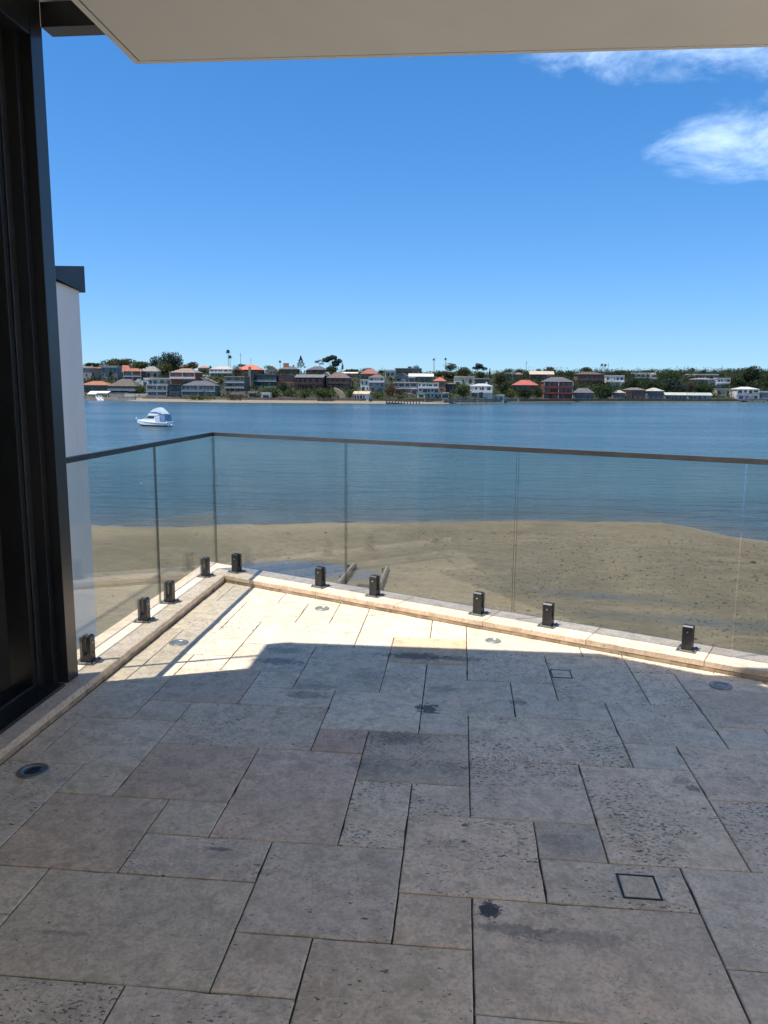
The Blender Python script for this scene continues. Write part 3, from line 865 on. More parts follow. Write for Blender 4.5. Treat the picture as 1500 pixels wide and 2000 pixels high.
# ------------------------------------------------------------------ beach
SHX = [-400, -120, -60, -30, -19.9, -16.5, -13.2, -10, -5.7, -1.4, 3, 7.5, 11.4, 12.9, 14.2, 15.7, 22, 40, 80, 400]
SHY = [30, 34, 38, 39.6, 40.1, 39.9, 41.1, 42.2, 43.2, 44.3, 45.2, 45.6, 46.0, 44.0, 41.4, 40.4, 38.6, 36, 34, 30]
shy = lambda x: np.interp(x, SHX, SHY)
def grid_mesh(name, xs, ys, zf, mat, attr=None):
    X, Y = np.meshgrid(xs, ys)
    Z = zf(X, Y)
    nx, ny = len(xs), len(ys)
    V = np.stack([X.ravel(), Y.ravel(), Z.ravel()], 1)
    i = np.arange((ny-1)*nx).reshape(ny-1, nx)[:, :-1].ravel()
    F = np.stack([i, i+1, i+nx+1, i+nx], 1)
    me = bpy.data.meshes.new(name)
    me.vertices.add(len(V)); me.vertices.foreach_set('co', V.ravel())
    me.loops.add(F.size); me.loops.foreach_set('vertex_index', F.ravel())
    me.polygons.add(len(F)); me.polygons.foreach_set('loop_start', np.arange(len(F))*4); me.polygons.foreach_set('loop_total', np.full(len(F), 4))
    me.update(); me.validate()
    me.polygons.foreach_set('use_smooth', [True]*len(me.polygons))
    me.materials.append(mat)
    if attr:
        a = me.attributes.new(attr[0], 'FLOAT', 'POINT'); a.data.foreach_set('value', attr[1](X, Y).ravel())
    return me
def vnoise(X, Y, s, seed=0):
    out = np.empty(X.size)
    for i, (x, y) in enumerate(zip(X.ravel(), Y.ravel())): out[i] = mnoise.noise((x*s, y*s, seed))
    return out.reshape(X.shape)
POOLS = [((-6.6, 30.3), 2.4, 1.25, 0.0, 3), ((5.2, 27.6), 2.6, 0.42, -0.2, 6), ((8.5, 24.5), 3.5, 0.5, -0.2, 9)]
def sandz(X, Y):
    d = shy(X) - Y
    z = WATER_Z + 0.010*d + 0.0
    z = np.where(d < 0, WATER_Z + 0.05*d, z)
    z = z + 0.028*vnoise(X, Y, 0.16, 1)*np.clip(d/6, 0.25, 1) + 0.010*vnoise(X, Y, 0.7, 2)
    return z
def mat_sand():
    t = NT('wet_sand')
    w = t.coord('World')
    big = t.noise(w, 0.16, 5, 0.62, 0.6)
    mid = t.noise(t.coord('World', (0.6, 1.6, 1)), 1.1, 6, 0.7, 0.8)
    fine = t.noise(w, 14, 4, 0.75)
    c = t.mix(t.step(big, 0.34, 0.66), (0.135, 0.101, 0.050), (0.200, 0.150, 0.078))
    c = t.mix(t.math('MULTIPLY', t.step(mid, 0.5, 0.78), 0.6), c, (0.28, 0.225, 0.145))
    c = t.mix(t.math('MULTIPLY', t.step(mid, 0.5, 0.28), 0.55), c, (0.075, 0.062, 0.042))
    c = t.mix(t.math('MULTIPLY', t.step(fine, 0.5, 0.8), 0.55), c, (0.055, 0.047, 0.033))
    c = t.mix(t.math('MULTIPLY', t.step(t.noise(t.coord('World', (0.75, 1.2, 1)), 4.2, 5, 0.75, 0.6), 0.47, 0.62), 0.66), c, (0.080, 0.064, 0.038))
    c = t.mix(t.math('MULTIPLY', t.step(t.noise(t.coord('World', (0.4, 1.5, 1)), 0.75, 4, 0.7, 1.0), 0.60, 0.74), 0.32), c, (0.27, 0.22, 0.14))
    at = t.node('ShaderNodeAttribute', attribute_name='wet')
    c = t.mix(t.math('MULTIPLY', at.outputs['Fac'], 0.8), c, (0.045, 0.046, 0.042))
    dr = t.node('ShaderNodeAttribute', attribute_name='dry')
    c = t.mix(t.math('MULTIPLY', dr.outputs['Fac'], 0.6), c, (0.27, 0.205, 0.12))
    # worm casts and shell flecks
    vr = t.voro(w, 3.6); vr2 = t.voro(w, 1.5)
    sp = t.math('MULTIPLY', t.step(vr, 0.16, 0.10), t.step(t.noise(w, 0.5, 3, 0.6), 0.42, 0.6))
    c = t.mix(t.math('MULTIPLY', sp, 0.55), c, (0.03, 0.026, 0.02))
    c = t.mix(t.math('MULTIPLY', t.step(vr2, 0.06, 0.04), 0.5), c, (0.30, 0.28, 0.24))
    h = t.math('ADD', t.math('MULTIPLY', mid, 0.8), t.math('MULTIPLY', fine, 0.25))
    rough = t.math('SUBTRACT', 0.75, t.math('MULTIPLY', at.outputs['Fac'], 0.62))
    bs = t.node('ShaderNodeBump'); bs.inputs['Distance'].default_value = 0.05
    t.l.new(t.math('SUBTRACT', 0.7, t.math('MULTIPLY', at.outputs['Fac'], 0.66)), bs.inputs['Strength']); t.l.new(h, bs.inputs['Height'])
    t.bsdf(c, rough, 0, bs.outputs[0], 0.4)
    return t.m
def wetf(X, Y):
    dd = shy(X)-Y
    w = 0.9*np.exp(-(np.maximum(dd, 0)/(0.55+0.3*vnoise(X, Y, 0.4, 7)))**2)*(dd > -1)
    for (c, rx, ry, a, s) in POOLS:
        dx, dy = X-c[0], Y-c[1]
        u = (dx*math.cos(a)+dy*math.sin(a))/(rx*1.35); v = (-dx*math.sin(a)+dy*math.cos(a))/(ry*1.6)
        w = np.maximum(w, np.clip((1.25-np.sqrt(u*u+v*v)+0.45*vnoise(X, Y, 0.7, 5))*(1.5 if c[0] < 0 else 0.5), 0, 1))
    return w
def dryf(X, Y):
    d = shy(X)-Y
    left = np.clip((-2-X)/6, 0, 1)
    k = np.exp(-((d-1.2)/(0.8+1.6*left))**2)*(0.35+0.65*left)
    sp = np.exp(-((d-0.5)/0.5)**2)*np.clip((X-11.2)/0.8, 0, 1)
    return np.clip(np.maximum(k, sp)*(0.9+0.7*vnoise(X, Y, 0.5, 8)), 0, 1)
xs_ = np.concatenate([np.linspace(-400, -45, 24), np.linspace(-40, 34, 260), np.linspace(38, 400, 24)])
ys_ = np.concatenate([np.linspace(-40, 12, 20), np.linspace(13, 52, 150)])
SAND = mat_sand()
me = grid_mesh('sand_flat', xs_, ys_, sandz, SAND, ('wet', wetf))
X, Y = np.meshgrid(xs_, ys_); a = me.attributes.new('dry', 'FLOAT', 'POINT'); a.data.foreach_set('value', dryf(X, Y).ravel())
sand = tag(obj('sand_flat', me), kind='structure')

def mat_water(name, deep=(0.037, 0.070, 0.074), shal=(0.080, 0.072, 0.052), bump=1.0, attr=True):
    t = NT(name)
    w = t.coord('World')
    w1 = t.noise(t.coord('World', (0.55, 1.35, 1), rot=(0, 0, R(14))), 1.15, 4, 0.6, 0.35)
    w2 = t.noise(t.coord('World', (0.5, 1.5, 1), rot=(0, 0, R(-9))), 0.30, 3, 0.55, 0.3)
    w3 = t.noise(w, 4.6, 3, 0.6)
    patch_ = t.noise(t.coord('World', (0.35, 1.0, 1)), 0.022, 4, 0.6, 0.6)
    w4 = t.noise(t.coord('World', (0.40, 1.0, 1), rot=(0, 0, R(6))), 0.75, 3, 0.55, 0.5)
    h = t.math('ADD', t.math('ADD', t.math('MULTIPLY', w1, 0.34), t.math('MULTIPLY', w2, 1.35)), t.math('ADD', t.math('MULTIPLY', w4, 0.85), t.math('MULTIPLY', w3, 0.03)))
    c = t.mix(t.step(patch_, 0.38, 0.62), tuple(x*0.78 for x in deep), tuple(x*1.4 for x in deep))
    if attr:
        at = t.node('ShaderNodeAttribute', attribute_name='shallow')
        c = t.mix(at.outputs['Fac'], c, shal)
    g = t.node('ShaderNodeNewGeometry')
    bs = t.node('ShaderNodeBump'); bs.inputs['Distance'].default_value = 0.44*bump; bs.inputs['Strength'].default_value = 1.0
    t.l.new(h, bs.inputs['Height'])
    t.bsdf(c, 0.19, 0, bs.outputs[0], 0.5, IOR=1.333)
    return t.m
def shallowf(X, Y):
    d = Y - shy(X)
    near = np.clip(np.exp(-np.maximum(d, 0)/4.5)*(1.0+0.5*vnoise(X, Y, 0.25, 4)), 0, 1)
    return near
wx = np.concatenate([np.linspace(-3500, -330, 12), np.linspace(-300, -60, 20), np.linspace(-55, 40, 120), np.linspace(46, 330, 22), np.linspace(400, 4500, 12)])
wy = np.concatenate([np.linspace(20, 38, 6), np.linspace(38.5, 62, 48), np.linspace(65, 620, 60), np.linspace(700, 7000, 10)])
water = tag(obj('bay_water', grid_mesh('bay_water', wx, wy, lambda X, Y: np.full(X.shape, WATER_Z), mat_water('bay_water'), ('shallow', shallowf))), kind='structure')

# pebbles and crab casts: countless
PEB = plain('dark_pebble', (0.022, 0.020, 0.017), 0.8, 0, 0.3, 6)
V, F = [], []
cnt = 0
while cnt < 5200:
    x, y = random.uniform(-14, 24), random.uniform(19, 41)
    dens_ = 0.25 + 0.75*np.clip((x+2)/7, 0, 1)
    if random.random() > dens_ * (0.45+0.9*(mnoise.noise((x*0.25, y*0.25, 2))+0.5)): continue
    if y > shy(x)-1.2: continue
    cnt += 1
    s = random.uniform(0.012, 0.040) * (1.9 if random.random() < 0.05 else 1)
    z = float(WATER_Z + 0.010*(shy(x)-y) + 0.028*mnoise.noise((x*.16, y*.16, 1)) + 0.010*mnoise.noise((x*.7, y*.7, 2)))
    b_ = len(V); sx_, sy_, sz_ = s*random.uniform(.8, 1.6), s*random.uniform(.8, 1.3), s*random.uniform(.5, 1)
    V += [(x+sx_, y, z), (x, y+sy_, z), (x-sx_, y, z), (x, y-sy_, z), (x, y, z+sz_)]
    F += [(b_, b_+1, b_+4), (b_+1, b_+2, b_+4), (b_+2, b_+3, b_+4), (b_+3, b_, b_+4)]
tag(obj('beach_pebbles', mesh('beach_pebbles', V, F, PEB)), 'dark pebbles and casts scattered over the wet sand', 'pebbles', None, 'stuff')

def blob_rock(name, loc, r, lab, m, sq=0.7, cat='rock'):
    bm = bmesh.new(); bmesh.ops.create_icosphere(bm, subdivisions=3, radius=1)
    for v in bm.verts:
        k = 1 + 0.35*mnoise.noise(v.co*1.6+Vector(loc))+0.12*mnoise.noise(v.co*5)
        v.co = Vector((v.co.x*r*k*1.2, v.co.y*r*k, v.co.z*r*k*sq))
    o = obj(name, bm_mesh(name, bm, m, True), None, loc); tag(o, lab, cat)
p = at_z(1471, 1100, -6.03)
blob_rock('rock', (p[0], p[1], -6.0), 0.085, 'small black rock lying alone on the sand at far right', plain('black_rock', (0.02, 0.02, 0.02), 0.7), 0.85)
p = at_z(1474, 1127, -6.02)
blob_rock('rock', (p[0], p[1], -6.03), 0.045, 'smaller dark stone just below the black rock on the sand', plain('dark_stone', (0.04, 0.04, 0.035), 0.7), 0.8)

# slipway rails rising from the sand below the kerb
def sway(px0, px1, w, h, lab, nposts):
    a, b = at_z(px0[0], px0[1], -5.85), at_z(px1[0], px1[1], -5.95)
    root = empty('slipway_rail', (a[0], a[1], a[2])); tag(root, lab, 'slipway rail', 'timber slipway rails on the beach')
    A, B = Vector((0, 0, 0)), Vector(b-a)
    e = B.normalized(); n = Vector((-e.y, e.x, 0)).normalized()
    bm = bmesh.new()
    for z0, z1, o_ in ((-0.10, 0.12, 0),):
        vs = [bm.verts.new(p + n*s*w + Vector((0, 0, z))) for p in (A-e*1.2, B) for s in (-1, 1) for z in (z0, z1)]
        for f in ((0,1,3,2),(4,6,7,5),(0,4,5,1),(2,3,7,6),(1,5,7,3),(0,2,6,4)): bm.faces.new([vs[i] for i in f])
    obj('beam', bm_mesh('slip_beam', bm, TIMBER), root)
    bm = bmesh.new()
    vs = [bm.verts.new(p + n*s*w*0.45 + Vector((0, 0, z))) for p in (A-e*1.2, B) for s in (-1, 1) for z in (0.122, 0.16)]
    for f in ((0,1,3,2),(4,6,7,5),(0,4,5,1),(2,3,7,6),(1,5,7,3),(0,2,6,4)): bm.faces.new([vs[i] for i in f])
    obj('capping_board', bm_mesh('slip_cap', bm, TIMBERL), root)
    for i in range(nposts):
        q = A.lerp(B, (i+0.7)/nposts) + n*w*1.5
        bm = bmesh.new(); add_box(bm, q.x-.06, q.x+.06, q.y-.06, q.y+.06, q.z-0.4, q.z+0.10+0.06*i, 0, 0.01)
        obj('post', bm_mesh('slip_post', bm, PEB), root)
sway((662, 1143), (692, 1106), 0.10, 0.2, 'longer weathered timber slipway rail left of the middle clamp', 2)
sway((742, 1146), (756, 1112), 0.08, 0.2, 'shorter timber slipway rail half hidden by the middle clamp', 2)
o = obj('drain_pipe', box_me('drain_pipe', -0.3, 0.3, -0.1, 0.1, -0.1, 0.1, PEB, 0.04)); p = at_z(712, 1147, -6.0); o.location = (p[0], p[1], -6.0); o.rotation_euler = (0, 0, R(-20))
tag(o, 'short dark pipe end on the sand between the two slipway rails', 'pipe')

# ------------------------------------------------------------------ moored cruiser
HULLW = plain('boat_gelcoat', (0.80, 0.80, 0.78), 0.25, 0, 0.03, 1)
HULLD = plain('boat_antifoul', (0.03, 0.05, 0.08), 0.5)
BCANV = plain('boat_pale_blue_canvas', (0.62, 0.68, 0.72), 0.8, 0, 0.15, 1.5)
BCANVD = plain('boat_blue_clears', (0.16, 0.25, 0.36), 0.25, 0, 0.4, 1.4)
BWIN = plain('boat_dark_window', (0.05, 0.035, 0.03), 0.1)
def cruiser(loc, rz, sc, lab, cat='boat'):
    root = empty('cabin_cruiser', loc, rz); root.scale = (sc, sc, sc)
    tag(root, lab, cat)
    # +X towards the bow
    Ls = [(-3.6, 1.22, 0.80, 0.12), (-3.0, 1.36, 0.80, 0.10), (-1.5, 1.45, 0.84, 0.06), (0, 1.42, 0.92, 0.03), (1.5, 1.22, 1.02, 0.0), (2.6, 0.82, 1.12, 0.0), (3.35, 0.36, 1.20, 0.1), (3.75, 0.04, 1.27, 0.5)]
    bm = bmesh.new(); rings = []
    for (x, hw, sh, k) in Ls:
        kx = x - (0.0 if x < 1.5 else 0.0)
        z_ch = 0.18 + (0.35 if x > 3 else (0.12 if x > 2 else 0))
        ring = []
        for s in (-1, 1):
            pts_ = [(0, -0.30 if x < 2.4 else (-0.05 if x < 3.2 else (0.35 if x < 3.6 else 0.9))), (hw*0.80*s, z_ch), (hw*0.985*s, z_ch+0.1), (hw*s, sh-0.16), (hw*1.03*s, sh-0.12), (hw*1.0*s, sh)]
            ring.append([bm.verts.new((x, y, z)) for y, z in pts_])
        rings.append(ring)
    for r0_, r1_ in zip(rings[:-1], rings[1:]):
        for s in (0, 1):
            for k in range(5):
                f = bm.faces.new((r0_[s][k], r1_[s][k], r1_[s][k+1], r0_[s][k+1]))
                f.material_index = 1 if k == 0 else 0
        bm.faces.new((r0_[0][5], r1_[0][5], r1_[1][5], r0_[1][5]))
    bm.faces.new([rings[0][0][k] for k in range(6)] + [rings[0][1][k] for k in range(5, -1, -1)])
    bmesh.ops.remove_doubles(bm, verts=bm.verts, dist=0.001)
    obj('hull', bm_mesh('boat_hull', bm, [HULLW, HULLD]), root)
    def prof(name, pts, hw0, hw1, m, par=root, top=None):
        # side profile with half widths at base and top
        bm = bmesh.new(); zmin = min(p[1] for p in pts); zmax = max(p[1] for p in pts)
        W = lambda z: hw0 + (hw1-hw0)*(z-zmin)/max(1e-6, zmax-zmin)
        a = [bm.verts.new((x, -W(z), z)) for x, z in pts]; b = [bm.verts.new((x, W(z), z)) for x, z in pts]
        bm.faces.new(a); bm.faces.new(b[::-1]); n = len(pts)
        for i in range(n): bm.faces.new((a[i], b[i], b[(i+1) % n], a[(i+1) % n]))
        bmesh.ops.triangulate(bm, faces=[f for f in bm.faces if len(f.verts) > 4])
        return obj(name, bm_mesh(name, bm, m), par)
    prof('foredeck', [(3.0, 1.12), (2.5, 1.30), (1.2, 1.50), (0.4, 1.52), (0.4, 0.95), (1.4, 1.0), (2.6, 1.08)], 0.62, 0.48, HULLW)
    cab = prof('cabin', [(1.35, 1.42), (0.55, 2.02), (-1.1, 2.08), (-1.1, 0.88), (0.4, 0.9), (1.35, 1.0)], 1.18, 0.98, HULLW)
    prof('side_window', [(1.02, 1.58), (0.5, 1.94), (-0.75, 1.96), (-0.75, 1.58)], 1.105, 1.03, BWIN, cab)
    prof('windscreen', [(1.40, 1.50), (0.66, 2.00), (0.60, 1.92), (1.28, 1.46)], 0.95, 0.85, BWIN, cab)
    fly = prof('flybridge', [(0.75, 2.09), (0.45, 2.55), (-0.2, 2.50), (-1.4, 2.44), (-2.2, 2.2), (-2.2, 2.09)], 1.05, 0.95, HULLW)
    prof('canopy', [(0.30, 2.75), (-0.5, 3.35), (-1.3, 3.62), (-1.8, 3.56), (-2.5, 2.9), (-2.9, 2.45), (-2.7, 2.4), (-1.2, 2.85), (-0.4, 2.62)], 1.0, 0.72, BCANV)
    prof('canopy_clears', [(0.30, 2.56), (0.26, 2.74), (-0.4, 2.61), (-1.2, 2.84), (-2.1, 2.60), (-2.1, 2.42)], 0.97, 0.95, BCANVD)
    prof('cockpit_cover', [(-1.12, 2.07), (-1.12, 0.86), (-3.35, 0.84), (-3.15, 2.3), (-2.3, 2.38)], 1.22, 1.05, BCANVD)
    prof('cover_side_panel', [(-1.2, 1.95), (-1.3, 0.95), (-2.1, 0.95), (-2.0, 2.1)], 1.232, 1.12, BCANV)
    prof('transom_top', [(-3.37, 1.0), (-3.37, 0.805), (-3.7, 0.805), (-3.7, 0.92)], 1.2, 1.15, HULLW)
    bm = bmesh.new(); tube(bm, [(-3.75, 0, 0.2), (-4.05, 0, 0.2)], 0.25, 0.2, 8); add_box(bm, -4.05, -3.62, -1.0, 1.0, 0.20, 0.27)
    obj('swim_platform', bm_mesh('swim_platform', bm, HULLW), root)
    bm = bmesh.new()
    for s in (-1, 1):
        tube(bm, [(1.4, s*1.12, 1.55), (2.6, s*0.74, 1.62), (3.4, s*0.32, 1.72), (3.9, s*0.03, 1.80)], 0.022, seg=6)
        for (x, y, z) in ((1.4, 1.14, 1.0), (2.6, 0.76, 1.1), (3.4, 0.34, 1.2)):
            tube(bm, [(x, s*y, z), (x, s*y, z+0.53)], 0.016, seg=6)
    obj('bow_rail', bm_mesh('bow_rail', bm, STEEL), root)
    bm = bmesh.new(); bmesh.ops.create_icosphere(bm, subdivisions=2, radius=0.16); bmesh.ops.translate(bm, verts=bm.verts, vec=(3.95, 0, 1.45))
    obj('bow_fender', bm_mesh('bow_fender', bm, HULLW, True), root)
    return root
bp = at_z(301, 832, WATER_Z)
cruiser((bp[0], bp[1], WATER_Z-0.02), R(169), 0.98, 'white cabin cruiser with flybridge and blue canvas covers moored alone on the bay')

# ------------------------------------------------------------------ far shore terrain
FX = [-900, -420, -207, -158, -115, -51, -13, 13, 30, 81, 137, 221, 400, 1200]
FY = [620, 470, 417, 391, 384, 389, 402, 423, 464, 512, 544, 593, 680, 950]
fshore = lambda x: np.interp(x, FX, FY)
HX, HH = [-900, -207, -100, 0, 100, 250, 1200], [14, 15.5, 15.5, 16.5, 20, 24, 26]
def terr_z(X, Y):
    X = np.asarray(X, float); Y = np.asarray(Y, float)
    t = (Y - fshore(X))*0.94
    H = np.interp(X, HX, HH)
    u = np.clip((t-9)/135, 0, 1)
    z = 1.5 + H*(0.75*u + 0.25*u*u*(3-2*u))*1.0
    z = np.where(t < 9, 0.45 + np.clip(t, -6, 9)*0.05, z)
    z = np.where(t < 0, t*0.18 + 0.0*t, z)
    z = z + np.clip((t-150)/500, 0, 1)*3
    return WATER_Z + z
def mat_hill():
    t = NT('hillside_ground'); w = t.coord('World')
    n = t.noise(w, 0.12, 5, 0.65, 0.5); n2 = t.noise(w, 1.2, 4, 0.6)
    c = t.mix(t.step(n, 0.36, 0.62), (0.032, 0.042, 0.020), (0.075, 0.065, 0.042))
    c = t.mix(t.math('MULTIPLY', t.step(n2, 0.4, 0.7), 0.5), c, (0.028, 0.03, 0.018))
    at = t.node('ShaderNodeAttribute', attribute_name='beach')
    c = t.mix(at.outputs['Fac'], c, t.mix(t.step(n2, 0.3, 0.7), (0.20, 0.165, 0.115), (0.30, 0.25, 0.18)))
    t.bsdf(c, 0.95, 0, None, 0.15); return t.m
def beachf(X, Y):
    t = (Y-fshore(X))*0.94
    west = np.clip((-22-X+20)/10, 0, 1)*np.clip((X+178)/8, 0, 1)
    return np.where(t < 9.5, 1, 0)*np.clip(west+0.25, 0, 1)
tx = np.concatenate([np.linspace(-900, -260, 30), np.linspace(-250, 300, 260), np.linspace(312, 1200, 34)])
ts = np.concatenate([np.linspace(-8, 0, 5), np.linspace(1, 12, 12), np.linspace(14, 170, 60), np.linspace(190, 700, 14)])
TX, TT = np.meshgrid(tx, ts)
TY = fshore(TX) + TT/0.94
me = grid_mesh('far_hillside', tx, ts, lambda X, Y: X*0, mat_hill())
co = np.stack([TX.ravel(), TY.ravel(), terr_z(TX, TY).ravel()], 1)
me.vertices.foreach_set('co', co.ravel())
a = me.attributes.new('beach', 'FLOAT', 'POINT'); a.data.foreach_set('value', beachf(TX, TY).ravel()); me.update()
hill = tag(obj('far_hillside', me), kind='structure')

def locate(px_, py_):
    d = ray(px_, py_)
    prev = None
    for Y in np.arange(375, 860, 1.0):
        t = (Y-CAM[1])/d[1]; p = CAM + d*t
        if Y < fshore(p[0])+2: continue
        if p[2] <= terr_z(p[0], Y): return p
        if (Y - fshore(p[0]))*0.94 > 150: break
    # above the ridge: stand on the ridge
    for Y in np.arange(500, 860, 1.0):
        t = (Y-CAM[1])/d[1]; p = CAM + d*t
        if (Y - fshore(p[0]))*0.94 >= 148: p = p.copy(); p[2] = float(terr_z(p[0], Y)); return p
    return p

# sea wall along the far shore
def seawall(x0, x1, t0, h, w, mat, name, n=40):
    X_ = np.linspace(x0, x1, n); V, F = [], []
    for x in X_:
        y = float(fshore(x)) + t0
        V += [(x, y, WATER_Z-0.5), (x, y, WATER_Z+h), (x, y+w, WATER_Z+h), (x, y+w, WATER_Z-0.5)]
    for i in range(n-1):
        b_ = i*4
        for k in range(4): F.append((b_+k, b_+(k+1) % 4, b_+4+(k+1) % 4, b_+4+k))
    F.append((0, 1, 2, 3)[::-1]); F.append(tuple(len(V)-4+k for k in range(4)))
    return mesh(name, V, F, mat)
SW = plain('sea_wall_stone', (0.20, 0.15, 0.115), 0.95, 0, 0.35, 0.35, 0, 0.2, ((0.08, 0.065, 0.05), 0.7, 0.6))
SW2 = plain('sea_wall_pale', (0.27, 0.25, 0.215), 0.95, 0, 0.35, 0.35, 0, 0.2, ((0.09, 0.08, 0.065), 0.7, 0.6))
tag(obj('sea_wall', seawall(-330, -172, 1.5, 1.7, 1.2, SW2, 'sea_wall')), 'grey stone sea wall at the far left of the opposite shore', 'sea wall')
tag(obj('sea_wall', seawall(-171, -10, 9.0, 2.3, 1.2, SW, 'sea_wall')), 'brown stone sea wall behind the narrow beach across the bay', 'sea wall')
tag(obj('sea_wall', seawall(-9, 33, 3.0, 2.4, 1.5, SW2, 'sea_wall')), 'pale stone sea wall in front of the white houses across the bay', 'sea wall')
tag(obj('sea_wall', seawall(34, 330, 1.2, 1.9, 1.2, SW, 'sea_wall', 60)), 'long low brown sea wall along the right half of the opposite shore', 'sea wall')

# ------------------------------------------------------------------ houses
def unit_window(fr, name):
    bm = bmesh.new(); b = 0.07
    for (x0, x1, z0, z1) in ((0, 1, 0, b), (0, 1, 1-b, 1), (0, b, b, 1-b), (1-b, 1, b, 1-b)): add_box(bm, x0, x1, -0.10, 0.12, z0, z1, 0)
    add_box(bm, b, 1-b, -0.03, 0.10, b, 1-b, 1)
    return bm_mesh(name, bm, [fr, WINGL])
WIN_L, WIN_D = unit_window(WINFR, 'window_light'), unit_window(WINFD, 'window_dark')
def house(name, lab, xl, xr, ridge, eave, basey, roof='hip', wall=(.4,.38,.35), rcol=(.2,.18,.16), st=2, nw_=4, bal=0, dark=False, cat='house', depth=None, rz=None, over=0.5, par=None, wfrac=0.6, arch=False):
    p0 = locate((xl+xr)/2, basey); Y = p0[1]
    A = at_y(xl, basey, Y); B = at_y(xr, basey, Y)
    W = B[0]-A[0]
    z0 = float(min(terr_z(A[0], Y), terr_z(B[0], Y))) - 0.6
    ze = at_y((xl+xr)/2, eave, Y)[2]; zr = at_y((xl+xr)/2, ridge, Y)[2]
    D = depth or max(7.0, min(12.0, W*0.7))
    rz = random.uniform(-5, 5) if rz is None else rz
    cx = (A[0]+B[0])/2
    root = empty(name, (cx, Y, z0), R(rz))
    tag(root, lab, cat, 'houses across the bay' if cat == 'house' else None)
    H = ze-z0; hr = max(zr-ze, 0.25)
    wm = wallm(wall)
    obj('wall', box_me('wall', -W/2, W/2, 0, D, 0, H, wm), root)
    o = over
    rm = roofm(rcol)
    bm = bmesh.new()
    if roof == 'flat':
        add_box(bm, -W/2-o*.6, W/2+o*.6, -o, D+o*.4, H+0.01, H+max(0.35, hr))
    elif roof == 'hip':
        e = [bm.verts.new(q) for q in ((-W/2-o, -o, H), (W/2+o, -o, H), (W/2+o, D+o, H), (-W/2-o, D+o, H))]
        l = [bm.verts.new(q) for q in ((-W/2-o, -o, H-.18), (W/2+o, -o, H-.18), (W/2+o, D+o, H-.18), (-W/2-o, D+o, H-.18))]
        k = min(W, D)/2*0.95
        if W >= D: r_ = [bm.verts.new((-W/2+k, D/2, H+hr)), bm.verts.new((W/2-k+0.01, D/2, H+hr))]
        else: r_ = [bm.verts.new((0, k, H+hr)), bm.verts.new((0, D-k+0.01, H+hr))]
        if W >= D:
            bm.faces.new((e[0], e[1], r_[1], r_[0])); bm.faces.new((e[1], e[2], r_[1])); bm.faces.new((e[2], e[3], r_[0], r_[1])); bm.faces.new((e[3], e[0], r_[0]))
        else:
            bm.faces.new((e[0], e[1], r_[0])); bm.faces.new((e[1], e[2], r_[1], r_[0])); bm.faces.new((e[2], e[3], r_[1])); bm.faces.new((e[3], e[0], r_[0], r_[1]))
        for i in range(4): bm.faces.new((l[i], l[(i+1) % 4], e[(i+1) % 4], e[i]))
        bm.faces.new(l[::-1])
    elif roof == 'gable':       # gable end towards the water
        P = [(-W/2-o, H), (0, H+hr), (W/2+o, H)]
        a_ = [bm.verts.new((x, -o, z)) for x, z in P] + [bm.verts.new((x, -o, z-.25)) for x, z in P[::-1]]
        b_ = [bm.verts.new((x, D+o, z)) for x, z in P] + [bm.verts.new((x, D+o, z-.25)) for x, z in P[::-1]]
        bm.faces.new(a_); bm.faces.new(b_[::-1])
        for i in range(6): bm.faces.new((a_[i], b_[i], b_[(i+1) % 6], a_[(i+1) % 6]))
        g = bmesh.new(); vv = [g.verts.new(q) for q in ((-W/2+.02, 0.02, H), (W/2-.02, 0.02, H), (0, 0.02, H+hr-.3), (-W/2+.02, D-.02, H), (W/2-.02, D-.02, H), (0, D-.02, H+hr-.3))]
        g.faces.new((vv[0], vv[1], vv[2])); g.faces.new((vv[4], vv[3], vv[5]))
        obj('gable_wall', bm_mesh('gable_wall', g, wm), root)
    elif roof == 'ridge':       # ridge parallel to the shore
        P = [(-o, H), (D/2, H+hr), (D+o, H)]
        a_ = [bm.verts.new((-W/2-o, y, z)) for y, z in P] + [bm.verts.new((-W/2-o, y, z-.25)) for y, z in P[::-1]]
        b_ = [bm.verts.new((W/2+o, y, z)) for y, z in P] + [bm.verts.new((W/2+o, y, z-.25)) for y, z in P[::-1]]
        bm.faces.new(a_); bm.faces.new(b_[::-1])
        for i in range(6): bm.faces.new((a_[i], b_[i], b_[(i+1) % 6], a_[(i+1) % 6]))
    obj('roof', bm_mesh('roof', bm, rm), root)
    # storeys from the top down
    vis = at_y((xl+xr)/2, basey, Y)[2]
    Hv = max(2.4, ze - vis); sh = Hv/st
    wme = WIN_D if dark else WIN_L
    for s in range(st):
        zb = H - sh*(s+1)
        n_w = max(1, nw_ + random.choice([-1, 0, 0, 1]) if nw_ > 2 else nw_)
        cuts = [random.uniform(0.65, 1.5) for _ in range(n_w)]; tot = sum(cuts); xx_ = -W/2
        for cu_ in cuts:
            ww = W*cu_/tot
            if not (random.random() < 0.12 and nw_ > 2):
                wf = min(0.9, wfrac*random.uniform(0.65, 1.3))
                hh = sh*random.choice([0.42, 0.5, 0.56, 0.66])
                o_ = obj('window', wme, root, (xx_+ww*(0.5-wf/2), 0.0, zb+sh*(0.78-hh/sh)))
                o_.scale = (ww*wf, 1, hh)
            xx_ += ww
